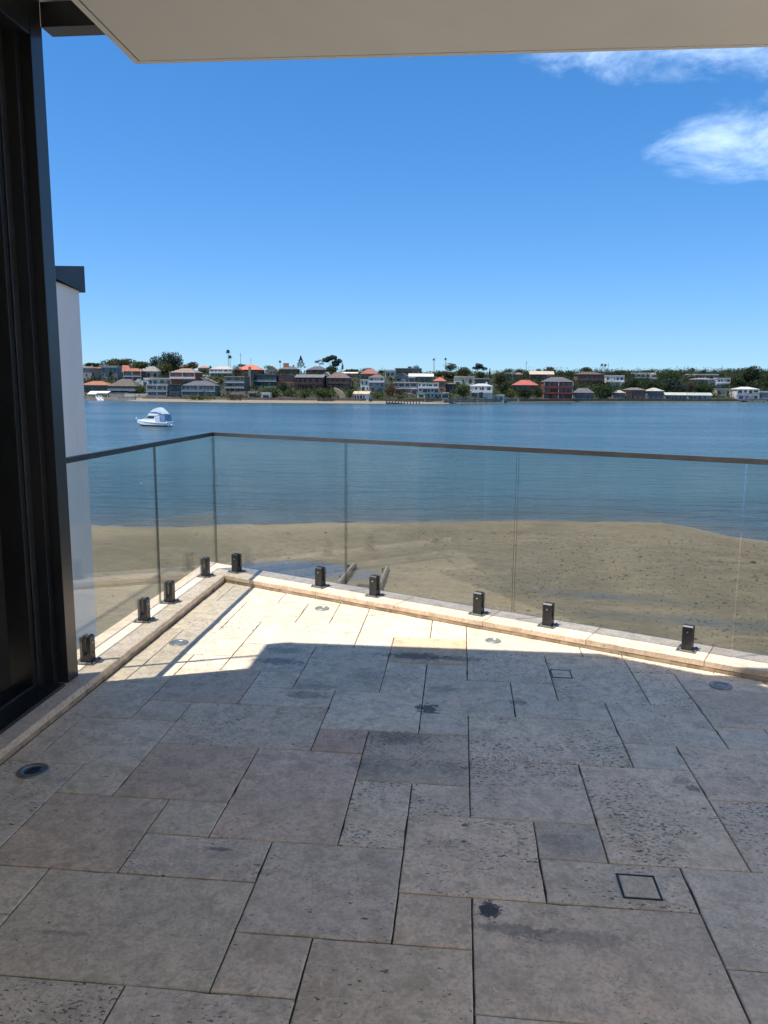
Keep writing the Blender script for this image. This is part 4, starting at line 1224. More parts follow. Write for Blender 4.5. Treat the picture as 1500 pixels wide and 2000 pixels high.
        if bal and s < st - (0 if bal > 2 else 0):
            bd = 1.6
            if bal in (1, 3) or s == 0:
                bm = bmesh.new(); add_box(bm, -W/2-.1, W/2+.1, -bd, -0.11, zb-0.14, zb+0.12, 0)
                b2 = obj('balcony', bm_mesh('balcony', bm, SLABW if bal != 3 else wm), root)
                bm = bmesh.new(); add_box(bm, -W/2, W/2, -bd+.02, -bd+.09, zb+0.121, zb+1.0, 0)
                obj('balustrade', bm_mesh('balustrade', bm, BGLASS if bal == 1 else (SLABW if bal == 2 else wm)), b2)
                for q in (-W/2+.15, 0, W/2-.35):
                    bm = bmesh.new(); add_box(bm, q, q+0.22, -bd+0.1, -bd+.3, zb+0.121, min(zb+sh-0.145, H-0.05), 0)
                    obj('post', bm_mesh('post', bm, SLABW if not dark else wm), b2)
    if W > 9 and cat == 'house' and random.random() < 0.6:
        sd_ = random.choice([-1, 1]); w_ = W*random.uniform(0.22, 0.4); h_ = H-sh*(st-1)-random.uniform(0.2, 0.9) if st > 1 else H*0.8
        x0_ = -W/2-0.3 if sd_ < 0 else W/2+0.3-w_
        wm2 = wallm(tuple(x*random.choice([0.75, 1.15, 1.3]) for x in wall))
        wg = obj('wing', box_me('wing', x0_, x0_+w_, -2.6, -1.75 if bal else -0.12, 0, h_, wm2), root)
        obj('parapet', box_me('parapet', x0_-.15, x0_+w_+.15, -2.75, -1.74 if bal else -0.11, h_+.01, h_+.3, rm), wg)
        o_ = obj('window', wme, wg, (x0_+w_*.2, -2.6, h_-sh*.72)); o_.scale = (w_*.6, 1, sh*.45)
    if roof in ('hip', 'ridge') and random.random() < 0.3:
        obj('chimney', box_me('chimney', W*.18, W*.18+.9, D*.55, D*.55+.9, H, H+hr+.9, wm), root)
    return root

WHT = (.62,.62,.60); GRY = (.30,.31,.31); BRK = (.23,.105,.075); DBR = (.13,.085,.065); CRM = (.50,.45,.36); PNK = (.42,.29,.23)
RED = (.34,.135,.095); TERR = (.30,.14,.09); DGR = (.10,.10,.10); BRN = (.16,.12,.10); LGR = (.26,.26,.26); SLT = (.085,.10,.12); TEAL = (.09,.12,.13); SAND_ = (.36,.28,.2)
HS = [
 # label, xl, xr, ridge, eave, base, options
 ('grey apartment block with square windows at the far left behind the neighbour wall', 148,184,715,719,745, dict(wall=(.30,.29,.27), rcol=BRN, st=3, nw_=4)),
 ('small pink-rendered house beside the dark conifer at the left', 185,198,716,721,742, dict(wall=PNK, rcol=TERR, st=2, nw_=1)),
 ('grey-blue two-storey house behind the date palm', 199,230,714,718,745, dict(wall=(.20,.23,.25), rcol=(.34,.35,.35), st=3, nw_=4, dark=True, roof='flat')),
 ('wide red-roofed house high behind the date palm', 225,257,713,727,738, dict(wall=BRK, rcol=RED, st=1, nw_=3)),
 ('brown house with red-brown hip roof and shaded verandah, mid hillside left', 243,277,719,725,746, dict(wall=DBR, rcol=TERR, st=2, nw_=3, bal=1)),
 ('cream house with grey hip roof left of the big fig tree', 279,309,715.5,725,740, dict(wall=(.46,.42,.35), rcol=LGR, st=1, nw_=3)),
 ('low house with orange-red roof above the white awnings', 158,211,744,752,766, dict(wall=(.15,.17,.15), rcol=(.32,.15,.095), st=1, nw_=5, dark=True)),
 ('big dark house with charcoal hip roof on the left waterfront', 213,266,740,754,770, dict(wall=(.085,.07,.06), rcol=(.115,.105,.095), st=2, nw_=5, bal=1, dark=True)),
 ('white modern house with a row of square windows above grey terraces', 281,335,738,740,752, dict(wall=WHT, rcol=(.55,.55,.52), st=1, nw_=5, roof='flat', wfrac=.62)),
 ('grey terraced waterfront house with white slab edges below the white modern house', 288,329,751,753,775, dict(wall=(.16,.18,.18), rcol=(.5,.5,.48), st=2, nw_=4, roof='flat', bal=1)),
 ('dark blue-grey cube building beside the terraced house', 331,354,750,752,776, dict(wall=(.07,.09,.10), rcol=DGR, st=2, nw_=2, roof='flat', dark=True)),
 ('red brick house with pale grey hip roof and white balcony', 333,383,719,727.5,751, dict(wall=(.30,.11,.08), rcol=(.25,.215,.19), st=2, nw_=3, bal=2)),
 ('slate-roofed blue-grey waterfront house with two rows of balconies', 357,420,743.5,753,775, dict(wall=(.17,.19,.20), rcol=(.10,.12,.145), st=2, nw_=7, bal=1)),
 ('distant pale house with small pink-red roof behind the fig tree', 350,364,712,716,724, dict(wall=CRM, rcol=RED, st=1, nw_=1)),
 ('distant house with pink-red roof left of the tall palms', 387,405,714,718.5,726, dict(wall=CRM, rcol=(.42,.19,.14), st=1, nw_=2)),
 ('white two-storey house with pale hip roof under the tall twin palms', 410,454,715,721,736, dict(wall=(.50,.50,.50), rcol=(.42,.41,.39), st=2, nw_=4, bal=2)),
 ('house with bright salmon-red hip roof', 464,510,712,722,733, dict(wall=(.14,.075,.055), rcol=(.50,.19,.13), st=1, nw_=4, dark=True)),
 ('grey-brown multi-level house with long pale balcony slabs', 440,479,735,736.5,768, dict(wall=(.17,.155,.135), rcol=(.34,.32,.28), st=3, nw_=3, roof='flat', bal=1, dark=True)),
 ('narrow brown house with a tall sandstone column', 477,493,726,729,760, dict(wall=(.25,.19,.14), rcol=BRN, st=3, nw_=1, roof='flat', dark=True)),
 ('dark teal glass-fronted flat house in the left middle', 494,540,731,732.5,757, dict(wall=TEAL, rcol=(.13,.16,.17), st=2, nw_=5, roof='flat', bal=1, dark=True, wfrac=.8)),
 ('cream gabled house with small windows on the ridge', 520,543,714.5,724,733, dict(wall=(.52,.40,.27), rcol=(.42,.36,.28), st=1, nw_=3, roof='gable', dark=True)),
 ('dark low house with an orange chimney block', 545,581,715,721,732, dict(wall=(.11,.10,.09), rcol=(.13,.12,.12), st=1, nw_=4, dark=True)),
 ('brick-red stepped house left of the big verandah house', 544,575,731,733,757, dict(wall=(.27,.125,.085), rcol=(.24,.14,.10), st=2, nw_=2, roof='gable')),
 ('large dark brick house with flat grey roof and deep verandahs', 577,631,731,737,762, dict(wall=(.105,.06,.052), rcol=(.17,.17,.18), st=2, nw_=5, roof='ridge', bal=3, dark=True)),
 ('dark roofed house half hidden by hedges on the ridge', 600,636,715,722,731, dict(wall=(.10,.10,.10), rcol=(.11,.11,.125), st=1, nw_=3, dark=True)),
 ('narrow white gable end beside the large brick house', 631,643,726,733,745, dict(wall=WHT, rcol=(.6,.6,.58), st=1, nw_=1, roof='gable')),
 ('brown house with wide hip roof above the sandstone steps', 639,682,727,738,760, dict(wall=(.12,.085,.07), rcol=(.155,.125,.115), st=2, nw_=4, bal=3, dark=True)),
 ('long pale-roofed building in the middle of the ridge', 668,698,726.5,729,737, dict(wall=(.34,.32,.29), rcol=(.62,.62,.58), st=1, nw_=3, roof='ridge')),
 ('brick house with a red hip roof rising above the grey three-storey house', 705,737,720.5,730,741, dict(wall=(.26,.16,.115), rcol=(.31,.125,.095), st=1, nw_=3)),
 ('grey three-storey house with white-framed balconies', 720,751,731,737.5,765, dict(wall=(.36,.36,.37), rcol=(.14,.13,.13), st=3, nw_=3, bal=2)),
 ('white rendered wing with small square windows', 704,720,741,742.5,764, dict(wall=(.70,.70,.68), rcol=(.62,.62,.6), st=2, nw_=2, roof='flat', dark=True, wfrac=.4)),
 ('white boathouse with cream roof on the beach', 691,720,764,769,782, dict(wall=(.58,.60,.62), rcol=(.50,.44,.31), st=1, nw_=4, roof='ridge', cat='boathouse', depth=6)),
 ('white modern house with stepped roofs on the ridge', 752,771,722,725,737, dict(wall=(.58,.58,.56), rcol=(.6,.6,.58), st=1, nw_=2, roof='flat', dark=True)),
 ('long dark modern house on the ridge under two round trees', 772,820,719,721,731, dict(wall=(.13,.13,.13), rcol=(.16,.16,.16), st=1, nw_=6, roof='flat', wfrac=.75)),
 ('grey gabled house between white roofs', 772,800,729,737,746, dict(wall=(.25,.26,.28), rcol=(.16,.155,.155), st=1, nw_=2, roof='gable')),
 ('house with a bright white sloping roof', 799,845,729.5,735,747, dict(wall=(.22,.24,.24), rcol=(.72,.72,.69), st=1, nw_=5, roof='ridge', dark=True)),
 ('glass-fronted house with white roof slab above the jetty', 769,815,746,747.5,769, dict(wall=(.28,.28,.27), rcol=(.6,.6,.57), st=2, nw_=5, roof='flat', bal=1, dark=True, wfrac=.85)),
 ('white multi-level house with large square openings', 816,856,747,748.5,777, dict(wall=(.56,.57,.56), rcol=(.45,.47,.45), st=3, nw_=4, roof='flat', bal=2, dark=True, wfrac=.72)),
 ('small orange-walled house with pinkish red roof', 846,870,736.5,744,767, dict(wall=(.38,.21,.13), rcol=(.40,.15,.12), st=2, nw_=2)),
 ('low white-framed boathouse with dark doors', 841,876,766.5,768,778, dict(wall=(.60,.61,.59), rcol=(.58,.6,.57), st=1, nw_=3, roof='flat', cat='boathouse', depth=6, dark=True, wfrac=.8)),
 ('dark low house right of the orange-walled house', 870,890,747,750,768, dict(wall=(.08,.075,.075), rcol=(.12,.10,.10), st=1, nw_=2, dark=True)),
 ('cream modern house with flat roof and roof terrace', 887,926,735,737,754, dict(wall=(.56,.50,.37), rcol=(.55,.52,.44), st=1, nw_=4, roof='flat', bal=2)),
 ('small grey flat-roofed house beside the pine', 928,955,739,740.5,752, dict(wall=(.17,.18,.18), rcol=(.42,.44,.44), st=1, nw_=3, roof='flat', dark=True)),
 ('white villa with tall dark arched doorway', 918,961,749,754,777, dict(wall=(.60,.62,.64), rcol=(.42,.45,.47), st=2, nw_=4, roof='hip', bal=2, dark=True, wfrac=.45)),
 ('pale blue-white shed at the end of the jetty', 964,984,771,772.5,784, dict(wall=(.52,.55,.60), rcol=(.5,.53,.58), st=1, nw_=2, roof='flat', cat='shed', depth=5)),
 ('white cube house with one wide window high on the hill', 986,1003,728,729,739, dict(wall=(.66,.65,.64), rcol=(.62,.61,.6), st=1, nw_=1, roof='flat', dark=True)),
 ('dull pink house beside the white cube', 1005,1021,727,731,739, dict(wall=(.34,.22,.19), rcol=(.25,.16,.14), st=1, nw_=2)),
 ('house with long coral-red hip roof among dark trees', 1002,1050,742,752,772, dict(wall=(.16,.11,.10), rcol=(.38,.125,.105), st=2, nw_=3, dark=True)),
 ('brick house with cream skillion roof on the ridge', 1035,1081,724.5,731,745, dict(wall=(.16,.085,.07), rcol=(.46,.42,.34), st=1, nw_=4, roof='ridge', bal=3, dark=True)),
 ('large dark red waterfront house with slate roof and white window frame', 1060,1118,736,745.5,781, dict(wall=(.17,.065,.058), rcol=(.115,.12,.14), st=3, nw_=5, bal=3, dark=False)),
 ('brown brick house with stacked hip roofs right of centre', 1126,1177,726,731,753, dict(wall=(.155,.095,.08), rcol=(.13,.095,.085), st=2, nw_=5, bal=3, dark=True)),
 ('small waterfront pavilion with grey hip roof and white posts', 1121,1159,758,767,781, dict(wall=(.14,.16,.18), rcol=(.125,.13,.15), st=1, nw_=3, cat='pavilion', depth=7)),
 ('white pillared house with two open balconies', 1183,1218,733,735,755, dict(wall=(.50,.54,.57), rcol=(.60,.62,.64), st=2, nw_=4, roof='flat', bal=2)),
 ('small white rooftop room behind the pillared house', 1180,1198,725,726.5,734, dict(wall=(.55,.57,.60), rcol=(.55,.57,.60), st=1, nw_=2, roof='flat')),
 ('small grey waterfront cabin with white fascia', 1197,1220,762,767,780, dict(wall=(.16,.16,.17), rcol=(.35,.34,.33), st=1, nw_=3, cat='cabin', depth=6, dark=False)),
 ('low red brick and dark glass house on the right waterfront', 1221,1260,757,761.5,780, dict(wall=(.22,.10,.085), rcol=(.17,.165,.165), st=1, nw_=5, dark=True)),
 ('green-grey pavilion with pale pyramid roof', 1264,1296,757.5,763.5,780, dict(wall=(.12,.15,.145), rcol=(.40,.41,.37), st=2, nw_=3, cat='pavilion', depth=9)),
 ('long boathouse with pale green roof', 1299,1341,766.5,771.5,782, dict(wall=(.19,.21,.20), rcol=(.40,.46,.42), st=1, nw_=5, roof='ridge', cat='boathouse', depth=7)),
 ('second pale green roofed boathouse with white boat bay', 1344,1390,767,772,782, dict(wall=(.28,.29,.28), rcol=(.36,.42,.39), st=1, nw_=5, roof='ridge', cat='boathouse', depth=7)),
 ('long white flat house on the right ridge', 1233,1280,728,730,738, dict(wall=(.60,.61,.60), rcol=(.66,.66,.63), st=1, nw_=5, roof='flat')),
 ('low grey house with white fascia below the long white house', 1240,1282,737,739,745, dict(wall=(.18,.20,.20), rcol=(.42,.44,.44), st=1, nw_=4, roof='flat', dark=True)),
 ('long grey building with thin white roof under the cocos palm', 1345,1402,730.5,732.5,741, dict(wall=(.30,.30,.29), rcol=(.56,.57,.56), st=1, nw_=7, roof='flat', dark=True)),
 ('grey-pink terraced house in the right middle of the hill', 1352,1397,738,741,752, dict(wall=(.30,.28,.28), rcol=(.26,.21,.21), st=1, nw_=6, roof='hip')),
 ('white house with deep balcony left of the big dark trees', 1399,1425,738,740,757, dict(wall=(.44,.47,.49), rcol=(.5,.53,.55), st=2, nw_=3, roof='flat', bal=2)),
 ('low cream building left of the white two-storey house', 1399,1435,759,760.5,774, dict(wall=(.44,.42,.36), rcol=(.40,.39,.35), st=1, nw_=5, roof='flat', dark=True)),
 ('white two-storey waterfront house with shallow roof at the right', 1437,1481,755.5,760,781, dict(wall=(.58,.60,.61), rcol=(.50,.53,.53), st=2, nw_=5, roof='hip', bal=1, dark=True)),
 ('white-roofed boathouse at the right edge', 1481,1520,764,766.5,781, dict(wall=(.24,.28,.32), rcol=(.62,.64,.64), st=1, nw_=4, roof='flat', cat='boathouse', depth=7)),
 ('cream rendered boat store with raking walls below the teal house', 485,502,765,767,776, dict(wall=(.55,.50,.40), rcol=(.5,.46,.38), st=1, nw_=1, roof='flat', cat='boathouse', depth=5, dark=True)),
 ('small white boathouse with dark side opening on the beach', 511,528,766.5,769,782, dict(wall=(.60,.62,.62), rcol=(.55,.55,.53), st=1, nw_=1, roof='flat', cat='boathouse', depth=5, dark=True)),
]
NAMES = {'house': 'house', 'boathouse': 'boathouse', 'shed': 'shed', 'pavilion': 'pavilion', 'cabin': 'cabin'}
HOUSES = []
for (lab, xl, xr, rd, ev, bs, kw) in HS:
    HOUSES.append(house(NAMES[kw.get('cat', 'house')], lab, xl, xr, rd, ev, bs, **kw))

# extra parts on particular houses
def hpart(lab_start, name, box, m):
    for h in HOUSES:
        if h['label'].startswith(lab_start):
            return obj(name, box_me(name, *box, m), h)
for h in HOUSES:
    if 'orange chimney' in h['label']:
        H_ = max(v.co.z for c in h.children if c.name.startswith('roof') for v in c.data.vertices)
        obj('chimney', box_me('chimney', -4.0, -0.6, 3.2, 5.6, H_-1.5, H_+2.1, plain('orange_render', (.52,.20,.11), .8)), h)
    if 'arched doorway' in h['label']:
        bm = bmesh.new(); n = 12
        P = [(-1.1, 0.4), (1.1, 0.4), (1.1, 4.6)] + [(1.1*math.cos(math.pi*i/n), 4.6+1.1*math.sin(math.pi*i/n)) for i in range(1, n)] + [(-1.1, 4.6)]
        a_ = [bm.verts.new((x, -0.16, z)) for x, z in P]; b_ = [bm.verts.new((x, 0.1, z)) for x, z in P]
        bm.faces.new(a_); bm.faces.new(b_[::-1])
        for i in range(len(P)): bm.faces.new((a_[i], b_[i], b_[(i+1) % len(P)], a_[(i+1) % len(P)]))
        obj('arched_doorway', bm_mesh('arched_doorway', bm, WINGL), h)
    if 'sandstone column' in h['label']:
        obj('column', box_me('column', 0.6, 2.0, -1.9, -0.6, 0.5, 13.2, plain('sandstone', (.38,.28,.18), .9)), h)

# ------------------------------------------------------------------ waterfront pieces
def small_box(name, lab, cat, xl, xr, yt, yb, m, depth=2.0, Yoff=0.0, parts=None, group=None):
    p = locate((xl+xr)/2, yb); Y = p[1]+Yoff
    A, B = at_y(xl, yb, Y), at_y(xr, yt, Y)
    root = empty(name, ((A[0]+B[0])/2, Y, A[2])); tag(root, lab, cat, group)
    return root, B[0]-A[0], B[2]-A[2], depth
def awning(lab, xl, xr, yt, yb, base_px):
    root, W, H, D = small_box('awning', lab, 'awning', xl, xr, yt, base_px, SLABW, 4)
    hz = at_y(xl, yb, root.location.y)[2]-root.location.z
    bm = bmesh.new(); vs = [bm.verts.new(q) for q in ((-W/2,-1.5,hz),(W/2,-1.5,hz),(W/2,3,H),(-W/2,3,H),(-W/2,-1.5,hz+.15),(W/2,-1.5,hz+.15),(W/2,3,H+.15),(-W/2,3,H+.15))]
    for f in ((0,3,2,1),(4,5,6,7),(0,1,5,4),(1,2,6,5),(2,3,7,6),(3,0,4,7)): bm.faces.new([vs[i] for i in f])
    obj('canvas', bm_mesh('canvas', bm, plain('white_canvas', (.78,.77,.74), .8)), root)
    for x in (-W/2+.2, W/2-.2):
        bm = bmesh.new(); add_box(bm, x-.08, x+.08, -1.4, -1.24, -1, hz-0.01); obj('post', bm_mesh('post', bm, SLABW), root)
awning('bright white waterfront awning at the far left, left one of two', 173, 189.5, 764.5, 770, 778)
awning('bright white waterfront awning, right one of two at the far left', 191, 212, 764.5, 768, 778)

def gangway(lab, p0, p1, w=1.0, m=None):
    Y = float(fshore(at_y(p0[0], p0[1], 410)[0]))
    A = at_y(p0[0], p0[1], Y+1.4); B = at_y(p1[0], p1[1], Y-3.5)
    root = empty('gangway', tuple(A)); tag(root, lab, 'gangway', 'white gangways down to the water')
    e = Vector(B-A); n = Vector((w, 0, 0))
    bm = bmesh.new(); vs = [bm.verts.new(q) for q in (Vector((0,0,0)), n, e+n, e)] ; vt = [bm.verts.new(v.co+Vector((0,0,.25))) for v in vs]
    bm.faces.new(vs[::-1]); bm.faces.new(vt)
    for i in range(4): bm.faces.new((vs[i], vs[(i+1)%4], vt[(i+1)%4], vt[i]))
    obj('deck', bm_mesh('gang_deck', bm, SLABW), root)
    for o_ in (Vector((0,0,0)), n):
        bm = bmesh.new(); tube(bm, [o_+Vector((0,0,1.2)), o_+e+Vector((0,0,1.2))], .09, seg=6)
        for k in (0, .5, 1): tube(bm, [o_+e*k, o_+e*k+Vector((0,0,1.2))], .07, seg=6)
        obj('railing', bm_mesh('gang_rail', bm, SLABW), root)
gangway('white gangway sloping to the water below the awnings, left one', (187, 777), (192, 783), 1.3)
gangway('white gangway sloping to the water below the awnings, right one', (193, 777), (199, 783), 1.3)

def wall_piece(name, lab, cat, pts, depth, m, Y=None):
    # outline in the photo turned into a real wall at its own distance
    xm = sum(p[0] for p in pts)/len(pts); yb = max(p[1] for p in pts)
    if Y is None: Y = locate(xm, yb)[1]
    P = [at_y(p[0], p[1], Y) for p in pts]
    c = Vector((sum(p[0] for p in P)/len(P), Y, min(p[2] for p in P)))
    bm = bmesh.new()
    a_ = [bm.verts.new((p[0]-c.x, 0, p[2]-c.z)) for p in P]; b_ = [bm.verts.new((p[0]-c.x, depth, p[2]-c.z)) for p in P]
    bm.faces.new(a_); bm.faces.new(b_[::-1]); n = len(P)
    for i in range(n): bm.faces.new((a_[i], b_[i], b_[(i+1)%n], a_[(i+1)%n]))
    bmesh.ops.triangulate(bm, faces=[f for f in bm.faces if len(f.verts) > 4])
    o = obj(name, bm_mesh(name, bm, m), None, c); tag(o, lab, cat)
    return o
WW = wallm((.66,.65,.62))
wall_piece('garden_wall', 'white stepped stair wall left of the white modern house', 'wall', [(259,748),(269,740),(271,740),(271,744),(278,745),(278,751),(268,750)], 3, WW)
wall_piece('garden_wall', 'white curved wall on the sea front below the terraced house', 'wall', [(243,769),(285,769),(289,766),(292,769),(304,770),(304,775),(243,775)], 2, wallm((.62,.61,.58)))
wall_piece('garden_wall', 'grey-white low wall running left along the sea front', 'wall', [(214,770),(242,769),(242,776),(214,777)], 2, wallm((.34,.31,.29)))
wall_piece('stone_steps', 'sandstone block steps down the bank right of the brick verandah house', 'steps', [(652,757),(658,759),(668,765),(674,774),(675,781),(664,781),(661,770),(653,762)], 3, plain('sandstone_steps', (.40,.31,.20), .95, 0, .3, .6))
wall_piece('ramp_wall', 'pinkish sloping ramp wall above the slate-roofed house', 'wall', [(391,737),(399,737),(424,748),(424,752),(412,750),(398,744)], 3, plain('pink_ramp', (.36,.25,.19), .95, 0, .3, .4))
wall_piece('rock_shelf', 'brown rock and rubble shelf at the waterline below the teal house', 'rock', [(530,782),(533,778),(545,775),(560,776),(578,779),(579,782)], 5, SW)
wall_piece('white_fence', 'white paling fence on top of the ramp wall', 'fence', [(385,731),(417,733),(417,736.5),(385,735.5)], .5, SLABW)
wall_piece('garden_wall', 'pinkish garden terrace wall right of the column house', 'wall', [(455,766),(480,764),(480,775),(455,776)], 2, wallm((.30,.25,.22)))

def jetty(lab, xl, xr, yt, yb, m1, m2, n, off=-4):
    xm = (xl+xr)/2
    d = ray(xm, yt)
    Y = None
    for yy_ in np.arange(370, 620, 0.5):
        p = CAM + d*((yy_-CAM[1])/d[1])
        if yy_ >= fshore(p[0])+off: Y = yy_; break
    A, B = at_y(xl, yt, Y), at_y(xr, yt, Y)
    top = WATER_Z+1.45
    root = empty('jetty', ((A[0]+B[0])/2, Y, WATER_Z)); tag(root, lab, 'jetty')
    W = B[0]-A[0]
    obj('deck', box_me('jetty_deck', -W/2, W/2, 0, 3.0, 1.1, 1.45, m1), root)
    for i in range(n):
        x = -W/2 + (i+.5)*W/n
        obj('pile', box_me('pile', x-.22, x+.22, -.25, .2, -1, 1.9 if i % 3 == 0 else 1.098, m2), root)
jetty('brown timber jetty on many piles in front of the glass-fronted house', 752, 822, 781, 789, TIMBER, TIMBER, 12)
jetty('long low jetty with pale piles left of the pale blue shed', 824, 962, 781, 788, TIMBER, CONC, 12)
jetty('dark pontoon deck in front of the white two-storey house at right', 1430, 1498, 781, 784, CONC, TIMBER, 6)

def simple_boat(lab, xl, xr, yw, rz=0, h=1.0, cabin=True):
    p = at_z((xl+xr)/2, yw, WATER_Z); Y = p[1]
    W = at_y(xr, yw, Y)[0]-at_y(xl, yw, Y)[0]
    root = empty('motor_boat', (p[0], Y, WATER_Z), R(rz)); tag(root, lab, 'boat')
    bm = bmesh.new(); rings = []
    for (u, hw, zt_) in ((-.5, .16, .10), (-.2, .18, .10), (.15, .17, .12), (.38, .10, .14), (.5, .01, .16)):
        rings.append([bm.verts.new((u*W, s*hw*W*k, z)) for (s, k, z) in ((-1, 1, zt_*W*h), (-1, .7, 0), (0, 0, -.05*W), (1, .7, 0), (1, 1, zt_*W*h))])
    for a_, b_ in zip(rings[:-1], rings[1:]):
        for k in range(4): bm.faces.new((a_[k], b_[k], b_[k+1], a_[k+1]))
        bm.faces.new((a_[4], b_[4], b_[0], a_[0]))
    bm.faces.new(rings[0]); bm.faces.new(rings[-1][::-1])
    obj('hull', bm_mesh('small_hull', bm, HULLW), root)
    if cabin:
        bm = bmesh.new()
        P = [(-.3, .11), (.2, .12), (.08, .24), (-.24, .25)]
        a_ = [bm.verts.new((x*W, -.12*W, z*W*h)) for x, z in P]; b_ = [bm.verts.new((x*W, .12*W, z*W*h)) for x, z in P]
        bm.faces.new(a_); bm.faces.new(b_[::-1])
        for i in range(4): bm.faces.new((a_[i], b_[i], b_[(i+1)%4], a_[(i+1)%4]))
        cb = obj('cabin', bm_mesh('small_cabin', bm, HULLW), root)
        obj('side_window', box_me('small_win', -.2*W, .08*W, -.125*W, .125*W, .165*W*h, .205*W*h, BWIN), cb)
simple_boat('small white dinghy floating off the long low jetty', 890, 899, 789.5, 20, 1.3, False)
simple_boat('large white motor yacht berthed left of the white two-storey house', 1393, 1430, 784, 175, 0.9, True)
simple_boat('low cream boat tied at the pale jetty', 861, 881, 787.5, 5, 0.5, False)

# ------------------------------------------------------------------ vegetation
def quads(P, S, N=None):
    n = len(P)
    a = rng.normal(size=(n, 3)); a /= np.linalg.norm(a, axis=1)[:, None]
    b = rng.normal(size=(n, 3)); b -= a*np.sum(a*b, 1)[:, None]; b /= np.linalg.norm(b, axis=1)[:, None]
    s = (S*rng.uniform(0.6, 1.3, n))[:, None]
    V = np.stack([P-a*s-b*s*.6, P+a*s-b*s*.6, P+a*s*.8+b*s*.6, P-a*s*.8+b*s*.6], 1).reshape(-1, 3)
    return V
def leaf_mesh(name, P, S, mat):
    V = quads(P, S); n = len(P)
    me = bpy.data.meshes.new(name)
    me.vertices.add(len(V)); me.vertices.foreach_set('co', V.ravel())
    me.loops.add(n*4); me.loops.foreach_set('vertex_index', np.arange(n*4))
    me.polygons.add(n); me.polygons.foreach_set('loop_start', np.arange(n)*4); me.polygons.foreach_set('loop_total', np.full(n, 4))
    me.update(); me.materials.append(mat)
    return me
def shell(c, r, n, inner=0.35):
    d = rng.normal(size=(n, 3)); d /= np.linalg.norm(d, axis=1)[:, None]
    k = np.where(rng.random(n) < inner, rng.uniform(0.3, 0.9, n), rng.uniform(0.85, 1.08, n))[:, None]
    return np.array(c) + d*np.array(r)*k
def crown_points(W, H, kind, n):
    pts = []
    if kind == 'cone':
        m_ = n
        h = rng.random(m_)**0.8; th = rng.uniform(0, 2*np.pi, m_); r = (1-h)*W/2*(0.75+0.35*np.sin(h*24)*0.5+rng.uniform(-.15, .15, m_))
        return np.stack([r*np.cos(th), r*np.sin(th), h*H], 1)
    if kind == 'open':
        k = 6
        for i in range(k):
            c = (rng.uniform(-.36, .36)*W, rng.uniform(-.3, .3)*W, H*(0.35+0.6*rng.random()))
            if i == 0: c = (0.05*W, 0, H*.86)
            if i == 1: c = (-.32*W, 0, H*.72)
            if i == 2: c = (.34*W, 0, H*.66)
            pts.append(shell(c, (W*.21, W*.2, H*.12), n//k))
        return np.concatenate(pts)
    k = max(5, int(n/90))
    nb = 9 if kind == 'round' else 11
    for i in range(nb):
        th = rng.uniform(0, 2*np.pi); rr = rng.uniform(0.1, 0.30)*W
        z = H*(0.38+0.36*rng.random()) - (rr/W)*H*0.35
        if i == 0: th, rr, z = 0, 0, H*0.66
        s = rng.uniform(0.20, 0.32)
        if kind == 'wide': s *= 0.85; rr *= 1.15
        pts.append(shell((rr*math.cos(th), rr*math.sin(th)*.8, z), (W*s, W*s*.85, H*s*1.05), n//nb))
    P = np.concatenate(pts); P[:, 2] = np.clip(P[:, 2], 0, H*1.02)
    return P
LM = {'d': L_DARK, 'g': L_GREEN, 'y': L_YEL, 'o': L_OLIVE, 'b': L_BLUE, 'r': L_RED}
def tree(lab, xl, xr, yt, yb, kind='round', m='g', leafsz=None, name=None, off=0.0, cat='tree'):
    p = locate((xl+xr)/2, yb)
    Y = p[1]+off
    A, B = at_y(xl, yb, Y), at_y(xr, yt, Y)
    W = B[0]-A[0]; z0 = float(terr_z((A[0]+B[0])/2, Y)); zt_ = B[2]; zb = A[2]
    H = zt_-z0
    vis = zt_-zb
    root = empty(name or {'cone': 'conifer', 'shrub': 'shrub'}.get(kind, 'tree'), ((A[0]+B[0])/2, Y, z0)); tag(root, lab, cat, {'shrub': 'garden shrubs across the bay'}.get(kind, 'trees across the bay'))
    ch = min(H, max(vis*1.02, W*0.45)) if kind not in ('open',) else vis
    n = int(np.clip(W*ch*15, 350, 3200))
    S = leafsz or np.clip(W*0.034, 0.22, 0.46)
    P = crown_points(W*1.14, ch, kind if kind != 'shrub' else 'round', n)
    P[:, 2] += H-ch
    obj('crown', leaf_mesh('crown', P, S, LM[m]), root)
    bm = bmesh.new()
    tr = max(0.12, W*0.022)
    hb = H-ch
    tube(bm, [(0, 0, -0.5), (tr*.5, 0, hb*.6), (0.0, 0, hb+ch*.45)], tr*1.3, tr*.7, 7)
    if kind != 'cone':
        for i in range(5):
            th = i*1.26+rng.random(); r_ = W*.28
            tube(bm, [(0, 0, hb+ch*.12), (r_*.5*math.cos(th), r_*.4*math.sin(th), hb+ch*.36), (r_*math.cos(th), r_*.8*math.sin(th), hb+ch*(.5+.2*rng.random()))], tr*.7, tr*.25, 5)
    obj('trunk', bm_mesh('trunk', bm, TRUNK), root)
    return root
